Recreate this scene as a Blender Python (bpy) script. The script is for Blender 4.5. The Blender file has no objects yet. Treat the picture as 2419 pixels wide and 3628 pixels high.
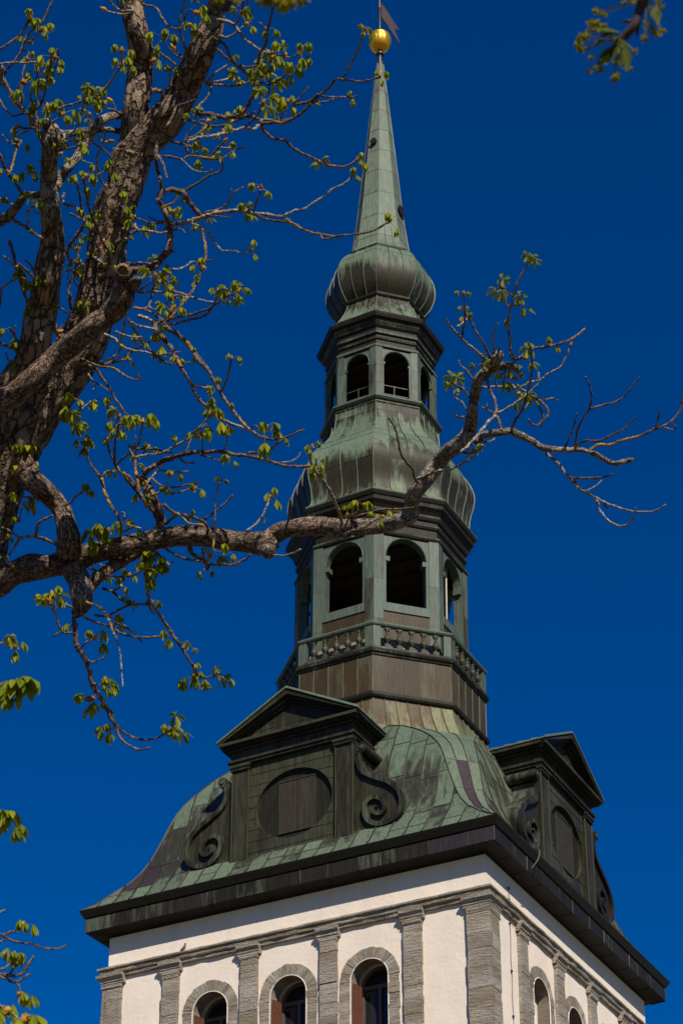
import bpy, math, random
from mathutils import Vector, Matrix, noise
random.seed(11)
SC = bpy.context.scene
COL = SC.collection
R = math.radians

# ------------------------------------------------------------------ camera
ZO = 1.7                     # eye height; tower heights below are measured from the eye
DIST = 59.22                 # eye to tower axis, metres
F_PX, IW, IH = 7508.0, 2419.0, 3628.0
PITCH, YAW, ROLL, SHIFT = R(24.386), R(-1.310), R(-0.097), 1409.4
EYE = Vector((0, -DIST, ZO))
_fw = Vector((math.sin(YAW)*math.cos(PITCH), math.cos(YAW)*math.cos(PITCH), math.sin(PITCH)))
_r0 = Vector((math.cos(YAW), -math.sin(YAW), 0)); _u0 = _r0.cross(_fw)
_rt = math.cos(ROLL)*_r0 + math.sin(ROLL)*_u0
_up = -math.sin(ROLL)*_r0 + math.cos(ROLL)*_u0
cam = bpy.data.cameras.new('camera'); co = bpy.data.objects.new('camera', cam); COL.objects.link(co)
co.matrix_world = Matrix(((_rt.x, _up.x, -_fw.x, EYE.x), (_rt.y, _up.y, -_fw.y, EYE.y), (_rt.z, _up.z, -_fw.z, EYE.z), (0, 0, 0, 1)))
cam.sensor_fit = 'VERTICAL'; cam.sensor_height = 36.0; cam.sensor_width = 36.0
cam.lens = F_PX/IH*36.0
cam.shift_y = SHIFT/IH
cam.clip_start = 0.1; cam.clip_end = 3000
cam.dof.use_dof = True; cam.dof.focus_distance = 30.0; cam.dof.aperture_fstop = 10.0
SC.camera = co

def ray(u, v):
    return (_fw + _rt*((u-IW/2)/F_PX) - _up*((v-IH/2-SHIFT)/F_PX)).normalized()
def at(u, v, d):
    return EYE + ray(u, v)*d

# ------------------------------------------------------------------ light
AZ = R(-26.62)               # turn of the tower
SUN_EL, SUN_T = R(40.0), AZ + R(45.0)
sdir = Vector((math.sin(SUN_T)*math.cos(SUN_EL), -math.cos(SUN_T)*math.cos(SUN_EL), math.sin(SUN_EL)))
W = bpy.data.worlds.new('World'); SC.world = W; W.use_nodes = True
nt = W.node_tree; nt.nodes.clear()
sky = nt.nodes.new('ShaderNodeTexSky'); sky.sky_type = 'NISHITA'; sky.sun_disc = False
sky.sun_elevation = SUN_EL; sky.sun_rotation = math.pi - SUN_T
sky.altitude = 50; sky.air_density = 1.0; sky.dust_density = 0.1; sky.ozone_density = 4.0
hs = nt.nodes.new('ShaderNodeHueSaturation'); hs.inputs['Hue'].default_value = 0.516; hs.inputs['Saturation'].default_value = 2.0; hs.inputs['Value'].default_value = 0.60
bg = nt.nodes.new('ShaderNodeBackground'); bg.inputs['Strength'].default_value = 0.10
wo = nt.nodes.new('ShaderNodeOutputWorld')
nt.links.new(sky.outputs[0], hs.inputs['Color']); nt.links.new(hs.outputs[0], bg.inputs[0]); nt.links.new(bg.outputs[0], wo.inputs[0])
sl = bpy.data.lights.new('sun', 'SUN'); sl.energy = 4.6; sl.angle = R(0.5); sl.color = (1.0, 0.93, 0.82)
so = bpy.data.objects.new('sun', sl); COL.objects.link(so); so.rotation_euler = sdir.to_track_quat('Z', 'Y').to_euler(); so.location = (20, -80, 90)
SC.view_settings.view_transform = 'Standard'; SC.view_settings.look = 'None'
SC.view_settings.exposure = 0.35; SC.view_settings.gamma = 1.0; SC.view_settings.use_curve_mapping = False

# ------------------------------------------------------------------ materials
class Mat:
    def __init__(s, name):
        s.m = bpy.data.materials.new(name); s.m.use_nodes = True
        s.t = s.m.node_tree; s.b = s.t.nodes['Principled BSDF']; s.tc = None
    def n(s, kind, **kw):
        nd = s.t.nodes.new(kind)
        for k, v in kw.items():
            if k in nd.inputs: nd.inputs[k].default_value = v
            else: setattr(nd, k, v)
        return nd
    def l(s, a, b): s.t.links.new(a, b)
    def obj(s, scale=(1, 1, 1)):
        if s.tc is None: s.tc = s.n('ShaderNodeTexCoord')
        mp = s.n('ShaderNodeMapping'); mp.inputs['Scale'].default_value = scale
        s.l(s.tc.outputs['Object'], mp.inputs['Vector']); return mp.outputs[0]
    def noise(s, scale, vec=(1, 1, 1), detail=4, rough=.55, dist=0):
        nd = s.n('ShaderNodeTexNoise'); nd.inputs['Scale'].default_value = scale
        nd.inputs['Detail'].default_value = detail; nd.inputs['Roughness'].default_value = rough; nd.inputs['Distortion'].default_value = dist
        s.l(s.obj(vec), nd.inputs['Vector']); return nd.outputs[0]
    def ramp(s, fac, stops):
        r = s.n('ShaderNodeValToRGB'); e = r.color_ramp.elements
        while len(e) < len(stops): e.new(.5)
        for i, (p, c) in enumerate(stops):
            e[i].position = p; e[i].color = (*c, 1) if len(c) == 3 else c
        s.l(fac, r.inputs[0]); return r.outputs[0]
    def mix(s, fac, a, b, mode='MIX'):
        m = s.n('ShaderNodeMix', data_type='RGBA', blend_type=mode)
        for sock, val in ((m.inputs[0], fac), (m.inputs[6], a), (m.inputs[7], b)):
            if hasattr(val, 'is_linked'): s.l(val, sock)
            elif isinstance(val, (int, float)): sock.default_value = val
            else: sock.default_value = (*val, 1)
        return m.outputs[2]
    def math(s, op, a, b=0.0, clamp=False):
        m = s.n('ShaderNodeMath', operation=op); m.use_clamp = clamp
        for sock, val in ((m.inputs[0], a), (m.inputs[1], b)):
            if hasattr(val, 'is_linked'): s.l(val, sock)
            else: sock.default_value = val
        return m.outputs[0]
    def bump(s, h, strength=.3, dist=.05):
        b = s.n('ShaderNodeBump'); b.inputs['Strength'].default_value = strength; b.inputs['Distance'].default_value = dist
        s.l(h, b.inputs['Height']); s.l(b.outputs[0], s.b.inputs['Normal'])
    def fin(s, color=None, rough=.6, metal=0.0, spec=.5):
        if color is not None:
            if hasattr(color, 'is_linked'): s.l(color, s.b.inputs['Base Color'])
            else: s.b.inputs['Base Color'].default_value = (*color, 1)
        if hasattr(rough, 'is_linked'): s.l(rough, s.b.inputs['Roughness'])
        else: s.b.inputs['Roughness'].default_value = rough
        s.b.inputs['Metallic'].default_value = metal; s.b.inputs['Specular IOR Level'].default_value = spec
        return s.m

def copper(name, green, brown, bias=0.0, streak=.9, rough=.5, spec=.22, isl=.35, vz=.35, seam=None):
    """sheet copper: weathered brown metal overgrown with verdigris; 'patina' (per vertex) says how far"""
    m = Mat(name)
    at_ = m.n('ShaderNodeAttribute', attribute_name='patina')
    st = m.noise(5.5, (1, 1, .13), 6, .7); pa = m.noise(.9, (1, 1, vz), 4, .6); fine = m.noise(16, (1, 1, .12), 5, .7)
    f = m.math('ADD', at_.outputs['Fac'], bias)
    f = m.math('ADD', f, m.math('MULTIPLY', m.math('SUBTRACT', st, .5), streak*1.5))
    f = m.math('ADD', f, m.math('MULTIPLY', m.math('SUBTRACT', pa, .5), streak*1.3))
    geo = m.n('ShaderNodeNewGeometry')
    f = m.math('ADD', f, m.math('MULTIPLY', m.math('SUBTRACT', geo.outputs['Random Per Island'], .5), isl))
    f = m.ramp(f, [(.36, (0, 0, 0)), (.66, (1, 1, 1))])
    g2 = tuple(c*k for c, k in zip(green, (1.25, 1.0, .78)))
    gcol = m.mix(m.noise(.55, (1, 1, .5), 2), green, g2)
    b2 = tuple(c*k for c, k in zip(brown, (1.12, 1.02, .85)))
    bcol = m.mix(m.noise(1.1, (1, 1, .5), 3), brown, b2)
    c = m.mix(f, bcol, gcol)
    c = m.mix(.75, c, m.ramp(fine, [(.28, (.45, .45, .45)), (.74, (1.45, 1.45, 1.45))]), 'MULTIPLY')
    tone = m.ramp(geo.outputs['Random Per Island'], [(0, (.8, .8, .8)), (1, (1.12, 1.12, 1.12))])
    c = m.mix(1.0, c, tone, 'MULTIPLY')
    m.bump(m.math('ADD', m.math('MULTIPLY', fine, .5), pa), .25, .03)
    return m.fin(c, m.math('ADD', m.math('MULTIPLY', st, .25), rough-.12), 0.0, spec)

M = {}
M['copper'] = copper('verdigris_copper', (.100, .150, .112), (.030, .026, .016), .06, 1.0, .46, .2)
M['spire'] = copper('pale_verdigris', (.112, .158, .130), (.10, .08, .05), .22, .55, isl=.2)
M['bell'] = copper('bell_roof_copper', (.092, .135, .102), (.034, .034, .026), .05, .95, .45, .35, isl=.6, vz=.16)
M['baluster'] = copper('baluster_copper', (.05, .068, .054), (.04, .032, .022), -.05, 1.0)
M['skirt'] = copper('yellowed_verdigris', (.140, .150, .090), (.085, .06, .033), 0, .8, isl=.4)
M['lantern'] = copper('lantern_verdigris', (.066, .098, .082), (.046, .035, .027), .05, 1.2)
M['hatch'] = copper('hatch_copper', (.046, .046, .037), (.038, .032, .024), 0, 1.0, .5, .15)
M['dark'] = copper('dark_copper', (.07, .092, .07), (.0175, .0155, .012), -.15, .8, .5, .15)
M['brown'] = copper('brown_copper', (.054, .056, .036), (.044, .031, .014), -.12, 1.3, .5, .2, isl=.7)
M['front'] = copper('dormer_copper', (.036, .040, .027), (.0205, .0195, .013), .08, 1.0, .5, .15)
M['lineseam'] = copper('dark_seam_copper', (.05, .055, .04), (.03, .025, .018), .1, .6, .5)  # darker seam tone for diagonal faces, sheet joints and the bell roof
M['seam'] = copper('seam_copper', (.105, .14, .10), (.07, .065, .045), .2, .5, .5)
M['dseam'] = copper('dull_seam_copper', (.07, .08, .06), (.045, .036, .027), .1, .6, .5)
M['newcu'] = copper('fresh_copper', (.036, .029, .036), (.03, .023, .028), 0, .3, .45)
def simple(name, c, rough=.6, metal=0.0, spec=.5, var=.25, sc=8, bmp=.0):
    m = Mat(name); nz = m.noise(sc, (1, 1, 1), 4)
    col = m.mix(1.0, c, m.ramp(nz, [(.2, (1-var,)*3), (.8, (1+var,)*3)]), 'MULTIPLY')
    if bmp: m.bump(nz, bmp, .05)
    return m.fin(col, rough, metal, spec)
M['iron'] = simple('iron', (.05, .045, .045), .45, .6)
M['ironred'] = simple('primed_iron', (.085, .062, .055), .5, 0)
M['gold'] = simple('gilding', (1.0, .52, .045), .36, .85, .5, .2, 14, .15)
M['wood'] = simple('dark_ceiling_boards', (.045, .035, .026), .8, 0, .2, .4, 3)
M['shutter'] = simple('red_brown_shutter_paint', (.115, .042, .022), .6, 0, .3, .3, 10)
M['frame'] = simple('window_frame_paint', (.09, .055, .045), .6)
M['glass'] = simple('window_glass', (.015, .016, .018), .12, 0, .35, .0)
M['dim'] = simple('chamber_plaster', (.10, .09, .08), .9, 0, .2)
M['brick'] = simple('lantern_lining', (.22, .17, .13), .8, 0, .2, .5, 6)

def plaster():
    m = Mat('limewash_plaster')
    a = m.noise(1.3, (1, 1, 1), 6, .6); b = m.noise(9, (1, 1, 1), 5, .65); c = m.noise(.35, (1, 1, .6), 3)
    col = m.mix(m.ramp(a, [(.35, (0, 0, 0)), (.72, (1, 1, 1))]), (.72, .615, .51), (.65, .555, .46))
    col = m.mix(m.ramp(c, [(.45, (0, 0, 0)), (.75, (.5, .5, .5))]), col, (.74, .66, .57))
    run = m.noise(2.4, (1, 1, .09), 4, .6); col = m.mix(m.ramp(run, [(.55, (0, 0, 0)), (.8, (.6, .6, .6))]), col, (.56, .49, .41))
    spot = m.noise(4.5, (1, 1, .8), 4, .7); col = m.mix(m.ramp(spot, [(.62, (0, 0, 0)), (.75, (.5, .5, .5))]), col, (.60, .53, .45))
    m.bump(m.math('ADD', m.math('MULTIPLY', b, .5), a), .38, .06)
    return m.fin(col, .9, 0, .15)
M['plaster'] = plaster()
def stone(name='layered_limestone', attr=None):
    m = Mat(name)
    if attr:
        an = m.n('ShaderNodeAttribute', attribute_name=attr)
        def ob(scale=(1, 1, 1)):
            mp = m.n('ShaderNodeMapping'); mp.inputs['Scale'].default_value = scale; m.l(an.outputs['Vector'], mp.inputs['Vector']); return mp.outputs[0]
        m.obj = ob
    lay = m.noise(1.0, (2.6, 2.6, 19), 6, .7, .4); big = m.noise(2.0, (.7, .7, 2.0), 3); fine = m.noise(14, (1, 1, 3), 4)
    blk = m.noise(1.0, (.4, .4, 3.2), 1)
    col = m.mix(m.ramp(big, [(.35, (0, 0, 0)), (.65, (1, 1, 1))]), (.43, .375, .305), (.34, .305, .26))
    col = m.mix(m.ramp(blk, [(.52, (0, 0, 0)), (.6, (.6, .6, .6))]), col, (.30, .235, .16))
    crack = m.ramp(lay, [(.33, (.34, .31, .28)), (.43, (1, 1, 1))])
    col = m.mix(.8, col, crack, 'MULTIPLY')
    col = m.mix(.7, col, m.ramp(fine, [(.25, (.6, .6, .6)), (.75, (1.35, 1.35, 1.35))]), 'MULTIPLY')
    geo = m.n('ShaderNodeNewGeometry'); col = m.mix(1.0, col, m.ramp(geo.outputs['Random Per Island'], [(0, (.78, .76, .73)), (.6, (1, 1, 1)), (1, (1.12, 1.12, 1.12))]), 'MULTIPLY')
    m.bump(m.math('ADD', lay, m.math('MULTIPLY', fine, .4)), 1.0, .14)
    return m.fin(col, .92, 0, .15)
M['stone'] = stone()
M['voussoir'] = stone('radial_limestone', 'lay')

# ------------------------------------------------------------------ mesh helpers
def lean(z):
    P = ((31, 0), (32.6, -.085), (62, .14), (66, .15))
    if z <= 31: return 0.0
    for (a, x), (b, y) in zip(P, P[1:]):
        if z <= b: return x + (y-x)*(z-a)/(b-a)
    return .15
CA, SA = math.cos(AZ), math.sin(AZ)

class MB:
    def __init__(s): s.v = []; s.f = []; s.p = []; s.mi = []
    def add(s, verts, faces, pat=.5, mi=0):
        o = len(s.v); s.v += [tuple(v) for v in verts]
        s.p += list(pat) if isinstance(pat, (list, tuple)) else [pat]*len(verts)
        s.f += [tuple(i+o for i in f) for f in faces]; s.mi += [mi]*len(faces)
    def box(s, fn, a, b, c, pat=.5, mi=0):
        """box over ranges a (along), b (depth), c (height), mapped by fn"""
        vs = [fn(x, y, z) for x in a for y in b for z in c]
        s.add(vs, [(0, 1, 3, 2), (4, 6, 7, 5), (0, 4, 5, 1), (2, 3, 7, 6), (0, 2, 6, 4), (1, 5, 7, 3)], pat, mi)
    def prism(s, fn, poly, d0, d1, pat=.5, mi=0):
        """polygon (s,z) extruded over depth d0..d1"""
        n = len(poly)
        vs = [fn(x, d0, z) for x, z in poly] + [fn(x, d1, z) for x, z in poly]
        s.add(vs, [tuple(range(n)), tuple(range(2*n-1, n-1, -1))] + [(i, i+n, (i+1) % n+n, (i+1) % n) for i in range(n)], pat, mi)
    def rings(s, rings, close=True, cap0=False, cap1=False, pat=.5, mi=0):
        n = len(rings[0]); vs = [p for r in rings for p in r]; fs = []
        for k in range(len(rings)-1):
            for i in range(n if close else n-1):
                j = (i+1) % n; fs.append((k*n+i, k*n+j, (k+1)*n+j, (k+1)*n+i))
        if cap0: fs.append(tuple(range(n-1, -1, -1)))
        if cap1: fs.append(tuple((len(rings)-1)*n+i for i in range(n)))
        s.add(vs, fs, [q for r, q in zip(rings, pat) for _ in r] if isinstance(pat, (list, tuple)) else pat, mi)
    def ridge(s, path, nrm, side, w, h, pat=.6, mi=0):
        """square standing seam along a path"""
        rs = []
        for p, n_, d in zip(path, nrm, side):
            p = Vector(p); n_ = Vector(n_); d = Vector(d)
            rs.append([p-d*w-n_*.01, p-d*w*.6+n_*h, p+d*w*.6+n_*h, p+d*w-n_*.01])
        s.rings(rs, True, True, True, pat, mi)
    def weld(s):
        key = {}; mp = []; v2 = []; p2 = []
        for v, p in zip(s.v, s.p):
            k = (round(v[0], 4), round(v[1], 4), round(v[2], 4))
            if k not in key: key[k] = len(v2); v2.append(v); p2.append(p)
            mp.append(key[k])
        fs = []; ms = []
        for f, m_ in zip(s.f, s.mi):
            g = []
            for i in f:
                if mp[i] not in g: g.append(mp[i])
            if len(g) > 2: fs.append(tuple(g)); ms.append(m_)
        s.v, s.p, s.f, s.mi = v2, p2, fs, ms; return s
    def build(s, name, mats, parent=None, smooth=False, tower=True, ang=40):
        me = bpy.data.meshes.new(name)
        vs = []
        for x, y, z in s.v:
            if tower:
                L = lean(z); x += L*CA; y -= L*SA; z += ZO
            vs.append((x, y, z))
        me.from_pydata(vs, [], s.f)
        if not isinstance(mats, (list, tuple)): mats = [mats]
        for m_ in mats: me.materials.append(M[m_] if isinstance(m_, str) else m_)
        me.polygons.foreach_set('material_index', s.mi)
        if smooth: me.shade_smooth() if ang is None else me.set_sharp_from_angle(angle=R(ang))
        if smooth: me.polygons.foreach_set('use_smooth', [True]*len(s.f))
        at_ = me.attributes.new('patina', 'FLOAT', 'POINT'); at_.data.foreach_set('value', s.p)
        me.update()
        o = bpy.data.objects.new(name, me); COL.objects.link(o)
        if parent: o.parent = parent
        return o
def tag(o, label=None, cat=None, group=None, kind=None):
    for k, v in (('label', label), ('category', cat), ('group', group), ('kind', kind)):
        if v: o[k] = v
    return o
def empty(name, loc=(0, 0, 0), rz=0, parent=None):
    o = bpy.data.objects.new(name, None); COL.objects.link(o); o.location = loc; o.rotation_euler = (0, 0, rz)
    o.empty_display_size = .5
    if parent: o.parent = parent
    return o
def dup(o, parent=None):
    c = o.copy(); COL.objects.link(c)
    if parent: c.parent = parent
    for ch in [x for x in SC.objects if x.parent == o]: dup(ch, c)
    return c
def face(k, ap=0.0):
    """frame of octagon/square side k*45 degrees: s to the right seen from outside, d outwards beyond ap, z up"""
    t = R(45*k); n = Vector((math.sin(t), -math.cos(t), 0)); e = Vector((math.cos(t), math.sin(t), 0))
    def fn(s_, d, z): 
        q = n*(ap+d) + e*s_; return (q.x, q.y, z)
    fn.n = n; fn.e = e
    return fn
def corner(i, r, z):
    t = R(22.5+45*i); return Vector((r*math.sin(t), -r*math.cos(t), z))
CO8, SI8 = math.cos(R(22.5)), math.sin(R(22.5))
def lerp(a, b, t): return a+(b-a)*t
def pol(P, z):
    for a, b in zip(P, P[1:]):
        if min(a[0], b[0]) <= z <= max(a[0], b[0]):
            t = (z-a[0])/(b[0]-a[0]) if b[0] != a[0] else 0
            return [lerp(x, y, t) for x, y in zip(a[1:], b[1:])]
def spline(P, n):
    """Catmull-Rom through points (tuples), n steps per span"""
    out = []
    for i in range(len(P)-1):
        p0 = P[max(i-1, 0)]; p1 = P[i]; p2 = P[i+1]; p3 = P[min(i+2, len(P)-1)]
        for k in range(n):
            t = k/n; t2 = t*t; t3 = t2*t
            out.append(tuple(.5*(2*b+(c-a)*t+(2*a-5*b+4*c-d)*t2+(-a+3*b-3*c+d)*t3) for a, b, c, d in zip(p0, p1, p2, p3)))
    out.append(tuple(P[-1])); return out

def sheets(mb, sm, prof, strips, courses, seam=(.016, .035), special=None, jpat=None, hip=True, stagger=0):
    """octagonal copper roof: prof = [(z, r, patina)], every sheet between seams and joints an island of its own.
    mb gets the sheets, sm the standing seams. courses = joint heights"""
    zs = [p[0] for p in prof]
    for k in range(8):
        fn = face(k)
        for j in range(strips):
            u0, u1 = j/strips, (j+1)/strips
            cz = sorted(set([zs[0], zs[-1]] + [c + (stagger if j % 2 else 0) for c in courses]))
            for a, b in zip(cz, cz[1:]):
                rr = [a] + [z for z in sorted(zs) if a+1e-4 < z < b-1e-4] + [b]
                pts = [(z, *pol(prof, z)) for z in rr]
                vs = []; ps = []
                tk = random.uniform(0, .006)
                for z, r, q in pts:
                    A = corner(k-1, r, z); B = corner(k, r, z)
                    A2, B2 = A.lerp(B, u0), A.lerp(B, u1)
                    o = fn.n*tk
                    vs += [A2+o, B2+o]; ps += [q, q]
                n = len(pts)
                mb.add(vs, [(2*i, 2*i+1, 2*i+3, 2*i+2) for i in range(n-1)], ps, special(k, j, a, b) if special else 0)
        for j in range(0 if hip else 1, strips):
            u = j/strips; path = []; nr = []; sd = []
            for idx, (z, r, q) in enumerate(prof):
                A = corner(k-1, r, z); B = corner(k, r, z); p = A.lerp(B, u)
                i0, i1 = max(idx-1, 0), min(idx+1, len(prof)-1)
                dz = prof[i1][0]-prof[i0][0]; dr = (prof[i1][1]-prof[i0][1])*CO8
                if j == 0:
                    h = Vector((A.x, A.y, 0)).normalized(); e = Vector((-h.y, h.x, 0))
                else: h = fn.n; e = fn.e
                nv = (h*dz - Vector((0, 0, 1))*dr); nv = nv.normalized() if nv.length > 0 else h
                if nv.dot(h) < 0 and dr == 0: nv = -nv
                path.append(p); nr.append(nv*(1 if zs[-1] > zs[0] else -1)); sd.append(e)
            w, h = seam if j else (seam[0]*1.2, seam[1]*.7)
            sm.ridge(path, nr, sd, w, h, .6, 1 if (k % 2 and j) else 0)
        for c in courses:
            if zs[0] < c < zs[-1] and jpat is not None:
                r, q = pol(prof, c)
                sm.ridge([corner(k-1, r, c), corner(k, r, c)], [fn.n]*2, [Vector((0, 0, 1))]*2, .012, .010, jpat, 1)
def mould(mb, prof, pat=.4):
    """moulding ring from (r, z) profile, or with a patina value as third"""
    rings = []; ps = []
    for a, b in zip(prof, prof[1:]):
        pa = a[2] if len(a) > 2 else pat
        mb.rings([[corner(i, a[0], a[1]) for i in range(8)], [corner(i, b[0], b[1]) for i in range(8)]], True, False, False, pa)
def disc(mb, r, z, up=True, pat=.3):
    f = tuple(range(8)); mb.add([corner(i, r, z) for i in range(8)], [f if up else f[::-1]], pat)

def arch_pts(hw, zs, rise, n=14):
    return [(hw*math.cos(math.pi*i/n), zs + rise*math.sin(math.pi*i/n)) for i in range(n+1)]   # right to left
def arch_wall(mb, fn, s0, s1, z0, z1, c, hw, zsill, zspring, rise, d0, d1, pat=.4, mi=0, back=True, reveal=True, rmi=None):
    """wall panel s0..s1 x z0..z1 with one round-headed opening centred at c; d1 is the outer plane"""
    rmi = mi if rmi is None else rmi
    A = [(c+x, z) for x, z in arch_pts(hw, zspring, rise)]
    n = len(A)
    def plane(d, flip):
        def q(pts):
            f = tuple(range(len(pts))); mb.add([fn(x, d, z) for x, z in pts], [f[::-1] if flip else f], pat, mi)
        if zsill > z0: q([(s0, z0), (s1, z0), (s1, zsill), (s0, zsill)])
        q([(s0, zsill), (c-hw, zsill), (c-hw, zspring), (s0, zspring)])
        q([(c+hw, zsill), (s1, zsill), (s1, zspring), (c+hw, zspring)])
        T = []
        for i in range(n):
            t = i/(n-1)
            x = c+hw*math.cos(math.pi*t)
            T.append((lerp(s1, s0, t), z1))
        q([(c+hw, zspring), (s1, zspring), (s1, z1)])
        q([(s0, zspring), (c-hw, zspring), (s0, z1)])
        for i in range(n-1): q([A[i], T[i], T[i+1], A[i+1]])
    plane(d1, False)
    if back: plane(d0, True)
    if reveal:
        P = [(c+hw, zsill)] + A + [(c-hw, zsill)]
        m = len(P)
        mb.add([fn(x, d1, z) for x, z in P] + [fn(x, d0, z) for x, z in P], [(i, i+1, i+1+m, i+m) for i in range(m-1)] + [(m-1, 0, m, 2*m-1)], pat, rmi)
def tube(mb, path, rad, n=6, pat=.5, mi=0, caps=True, jit=0.0):
    path = [Vector(p) for p in path]
    if not isinstance(rad, (list, tuple)): rad = [rad]*len(path)
    rings = []; up = Vector((0, 0, 1)); prev = None
    for i, p in enumerate(path):
        t = (path[min(i+1, len(path)-1)]-path[max(i-1, 0)]).normalized()
        if prev is None:
            a = t.cross(up if abs(t.z) < .9 else Vector((1, 0, 0))).normalized()
        else:
            a = (prev - t*prev.dot(t)).normalized()
        prev = a; b = t.cross(a)
        rr = []
        for k in range(n):
            an = 2*math.pi*k/n; q = rad[i]*(1+(random.uniform(-jit, jit) if jit else 0))
            rr.append(p + (a*math.cos(an)+b*math.sin(an))*q)
        rings.append(rr)
    mb.rings(rings, True, caps, caps, pat, mi)
def lathe(mb, c, prof, n=10, pat=.5, mi=0, fn=None):
    rings = []
    for r, z in prof:
        rings.append([(c[0]+r*math.cos(2*math.pi*i/n), c[1]+r*math.sin(2*math.pi*i/n), c[2]+z) for i in range(n)])
    mb.rings(rings, True, True, True, pat, mi)

# ------------------------------------------------------------------ church tower
T = empty('church_tower', (0, 0, 0), AZ)
tag(T, 'white plastered church tower with grey stone pilasters and a tall green copper baroque spire', 'church tower')

# --- square shaft: plastered walls, three round-headed bays a side
WIN = (-2.5, 0.0, 2.5); BASE = -ZO
mb = MB()
HW, ZSP, ZSILL = .60, 21.88, 18.2
for k in range(4):
    fn = face(2*k, 6.0)
    if k > 1:
        mb.box(fn, (-5.998, 5.998) if k == 2 else (-5.09, 5.998), (-.9, 0), (BASE, 24.95)); continue
    mb.box(fn, (-6, 6) if k == 0 else (-5.09, 5.998), (-.9, 0), (BASE, 17.0))
    for c, a, b in ((-2.5, -6, -1.25), (0, -1.25, 1.25), (2.5, 1.25, 6)):
        arch_wall(mb, fn, a, b, 17.0, 24.95, c, HW, ZSILL, ZSP, HW, -.9, 0, back=False)
mb.weld().build('wall', 'plaster', T)
# dim chamber behind the windows
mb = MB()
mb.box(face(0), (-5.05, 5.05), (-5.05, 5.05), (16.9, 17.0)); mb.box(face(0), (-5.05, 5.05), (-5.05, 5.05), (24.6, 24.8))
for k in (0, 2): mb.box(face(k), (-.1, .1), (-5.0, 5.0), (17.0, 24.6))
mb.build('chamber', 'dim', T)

rs = random.Random(4)
def rough(P, amp, rnd=rs): return [(x+rnd.uniform(-amp, amp), z+rnd.uniform(-amp, amp)) for x, z in P]
def courses(mb, fn, s0, s1, d0, d1, z0, z1, h=.30, amp=.014):
    """pilaster of uneven limestone courses"""
    z = z0
    while z < z1-.05:
        hh = min(rs.uniform(.45, 1.5)*h, z1-z)
        if z1-z-hh < .1: hh = z1-z
        a = rs.uniform(-amp, amp); b = rs.uniform(-amp, amp); c = rs.uniform(-.016, .012)
        mb.box(fn, (s0+a, s1+b), (d0, d1+c), (z, z+hh-.006)); z += hh
PIL = ((-4.06, -3.53), (-1.49, -.95), (1.03, 1.54), (3.58, 4.10))
for k in range(4):
    fn = face(2*k, 6.0)
    zb = BASE
    for a, b in PIL:
        mb = MB(); courses(mb, fn, a, b, -.02, .115, zb, 23.28); pl = mb.build('pilaster', 'stone', T)
        mb = MB()
        mb.prism(lambda s_, d, z, fn=fn: fn(d, s_, z), rough([(-.02, 23.27), (.135, 23.27), (.14, 23.33), (.16, 23.34), (.17, 23.40), (.24, 23.47), (.25, 23.56), (-.02, 23.56)], .006), a-.09, b+.09)
        mb.prism(lambda s_, d, z, fn=fn: fn(d, s_, z), rough([(-.02, 23.16), (.125, 23.16), (.15, 23.20), (.15, 23.25), (-.02, 23.25)], .004), a-.02, b+.02)
        mb.build('capital', 'stone', pl)
for i in range(4):       # corner pilasters wrap the corner
    fn0, fn1 = face(2*i, 6.0), face(2*i+2, 6.0)
    mb = MB(); zb = BASE
    z = zb
    while z < 23.28:
        hh = min(rs.uniform(.18, .48), 23.28-z)
        c = rs.uniform(-.014, .012); a = rs.uniform(-.02, .02)
        mb.box(fn0, (5.46+a, 6.115+c), (-.02, .115+c), (z, z+hh-.006))
        mb.box(fn1, (-6.0, -5.46+a), (-.02, .115+c), (z, z+hh-.006)); z += hh
    pl = mb.build('pilaster', 'stone', T)
    mb = MB()
    pr = [(-.02, 23.27), (.135, 23.27), (.14, 23.33), (.16, 23.34), (.17, 23.40), (.25, 23.47), (.26, 23.56), (-.02, 23.56)]
    for (q0, z0), (q1, z1) in zip(pr, pr[1:]):
        A = [fn0(5.36, q0, z0), fn0(6+q0, q0, z0), fn1(-5.36, q0, z0)]; B = [fn0(5.36, q1, z1), fn0(6+q1, q1, z1), fn1(-5.36, q1, z1)]
        mb.rings([A, B], False)
    for f_, s_, sg in ((fn0, 5.36, 1), (fn1, -5.36, 1)): mb.add([f_(s_, q, z) for q, z in pr], [tuple(range(len(pr)))])
    mb.box(fn0, (5.44, 6.135), (-.02, .135), (23.16, 23.25)); mb.box(fn1, (-6.0, -5.44), (-.02, .135), (23.16, 23.25))
    mb.build('capital', 'stone', pl)
# string course round the shaft, slightly wavy like old stone
mb = MB(); n = 40
for k in range(4):
    fn = face(2*k, 6.0); rings = []
    for i in range(n+1):
        s_ = lerp(-6, 6, i/n); e = 0 if i in (0, n) else 1
        w = [rs.uniform(-.014, .014)*e for _ in range(6)]
        pr = [(-.02, 23.48), (.10+w[0], 23.49+w[1]), (.12+w[2], 23.58+w[1]), (.165+w[3], 23.60), (.19+w[4], 23.71+w[1]), (.235+w[5]*.5, 23.73), (.235+w[5]*.5, 23.785+w[1]*.6), (-.02, 23.82)]
        rings.append([Vector(fn(s_*(1+q/6.0), q, z)) for q, z in pr])
    for a, b in zip(rings, rings[1:]): mb.rings([a, b], False)
mb.build('string_course', 'stone', T)
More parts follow.
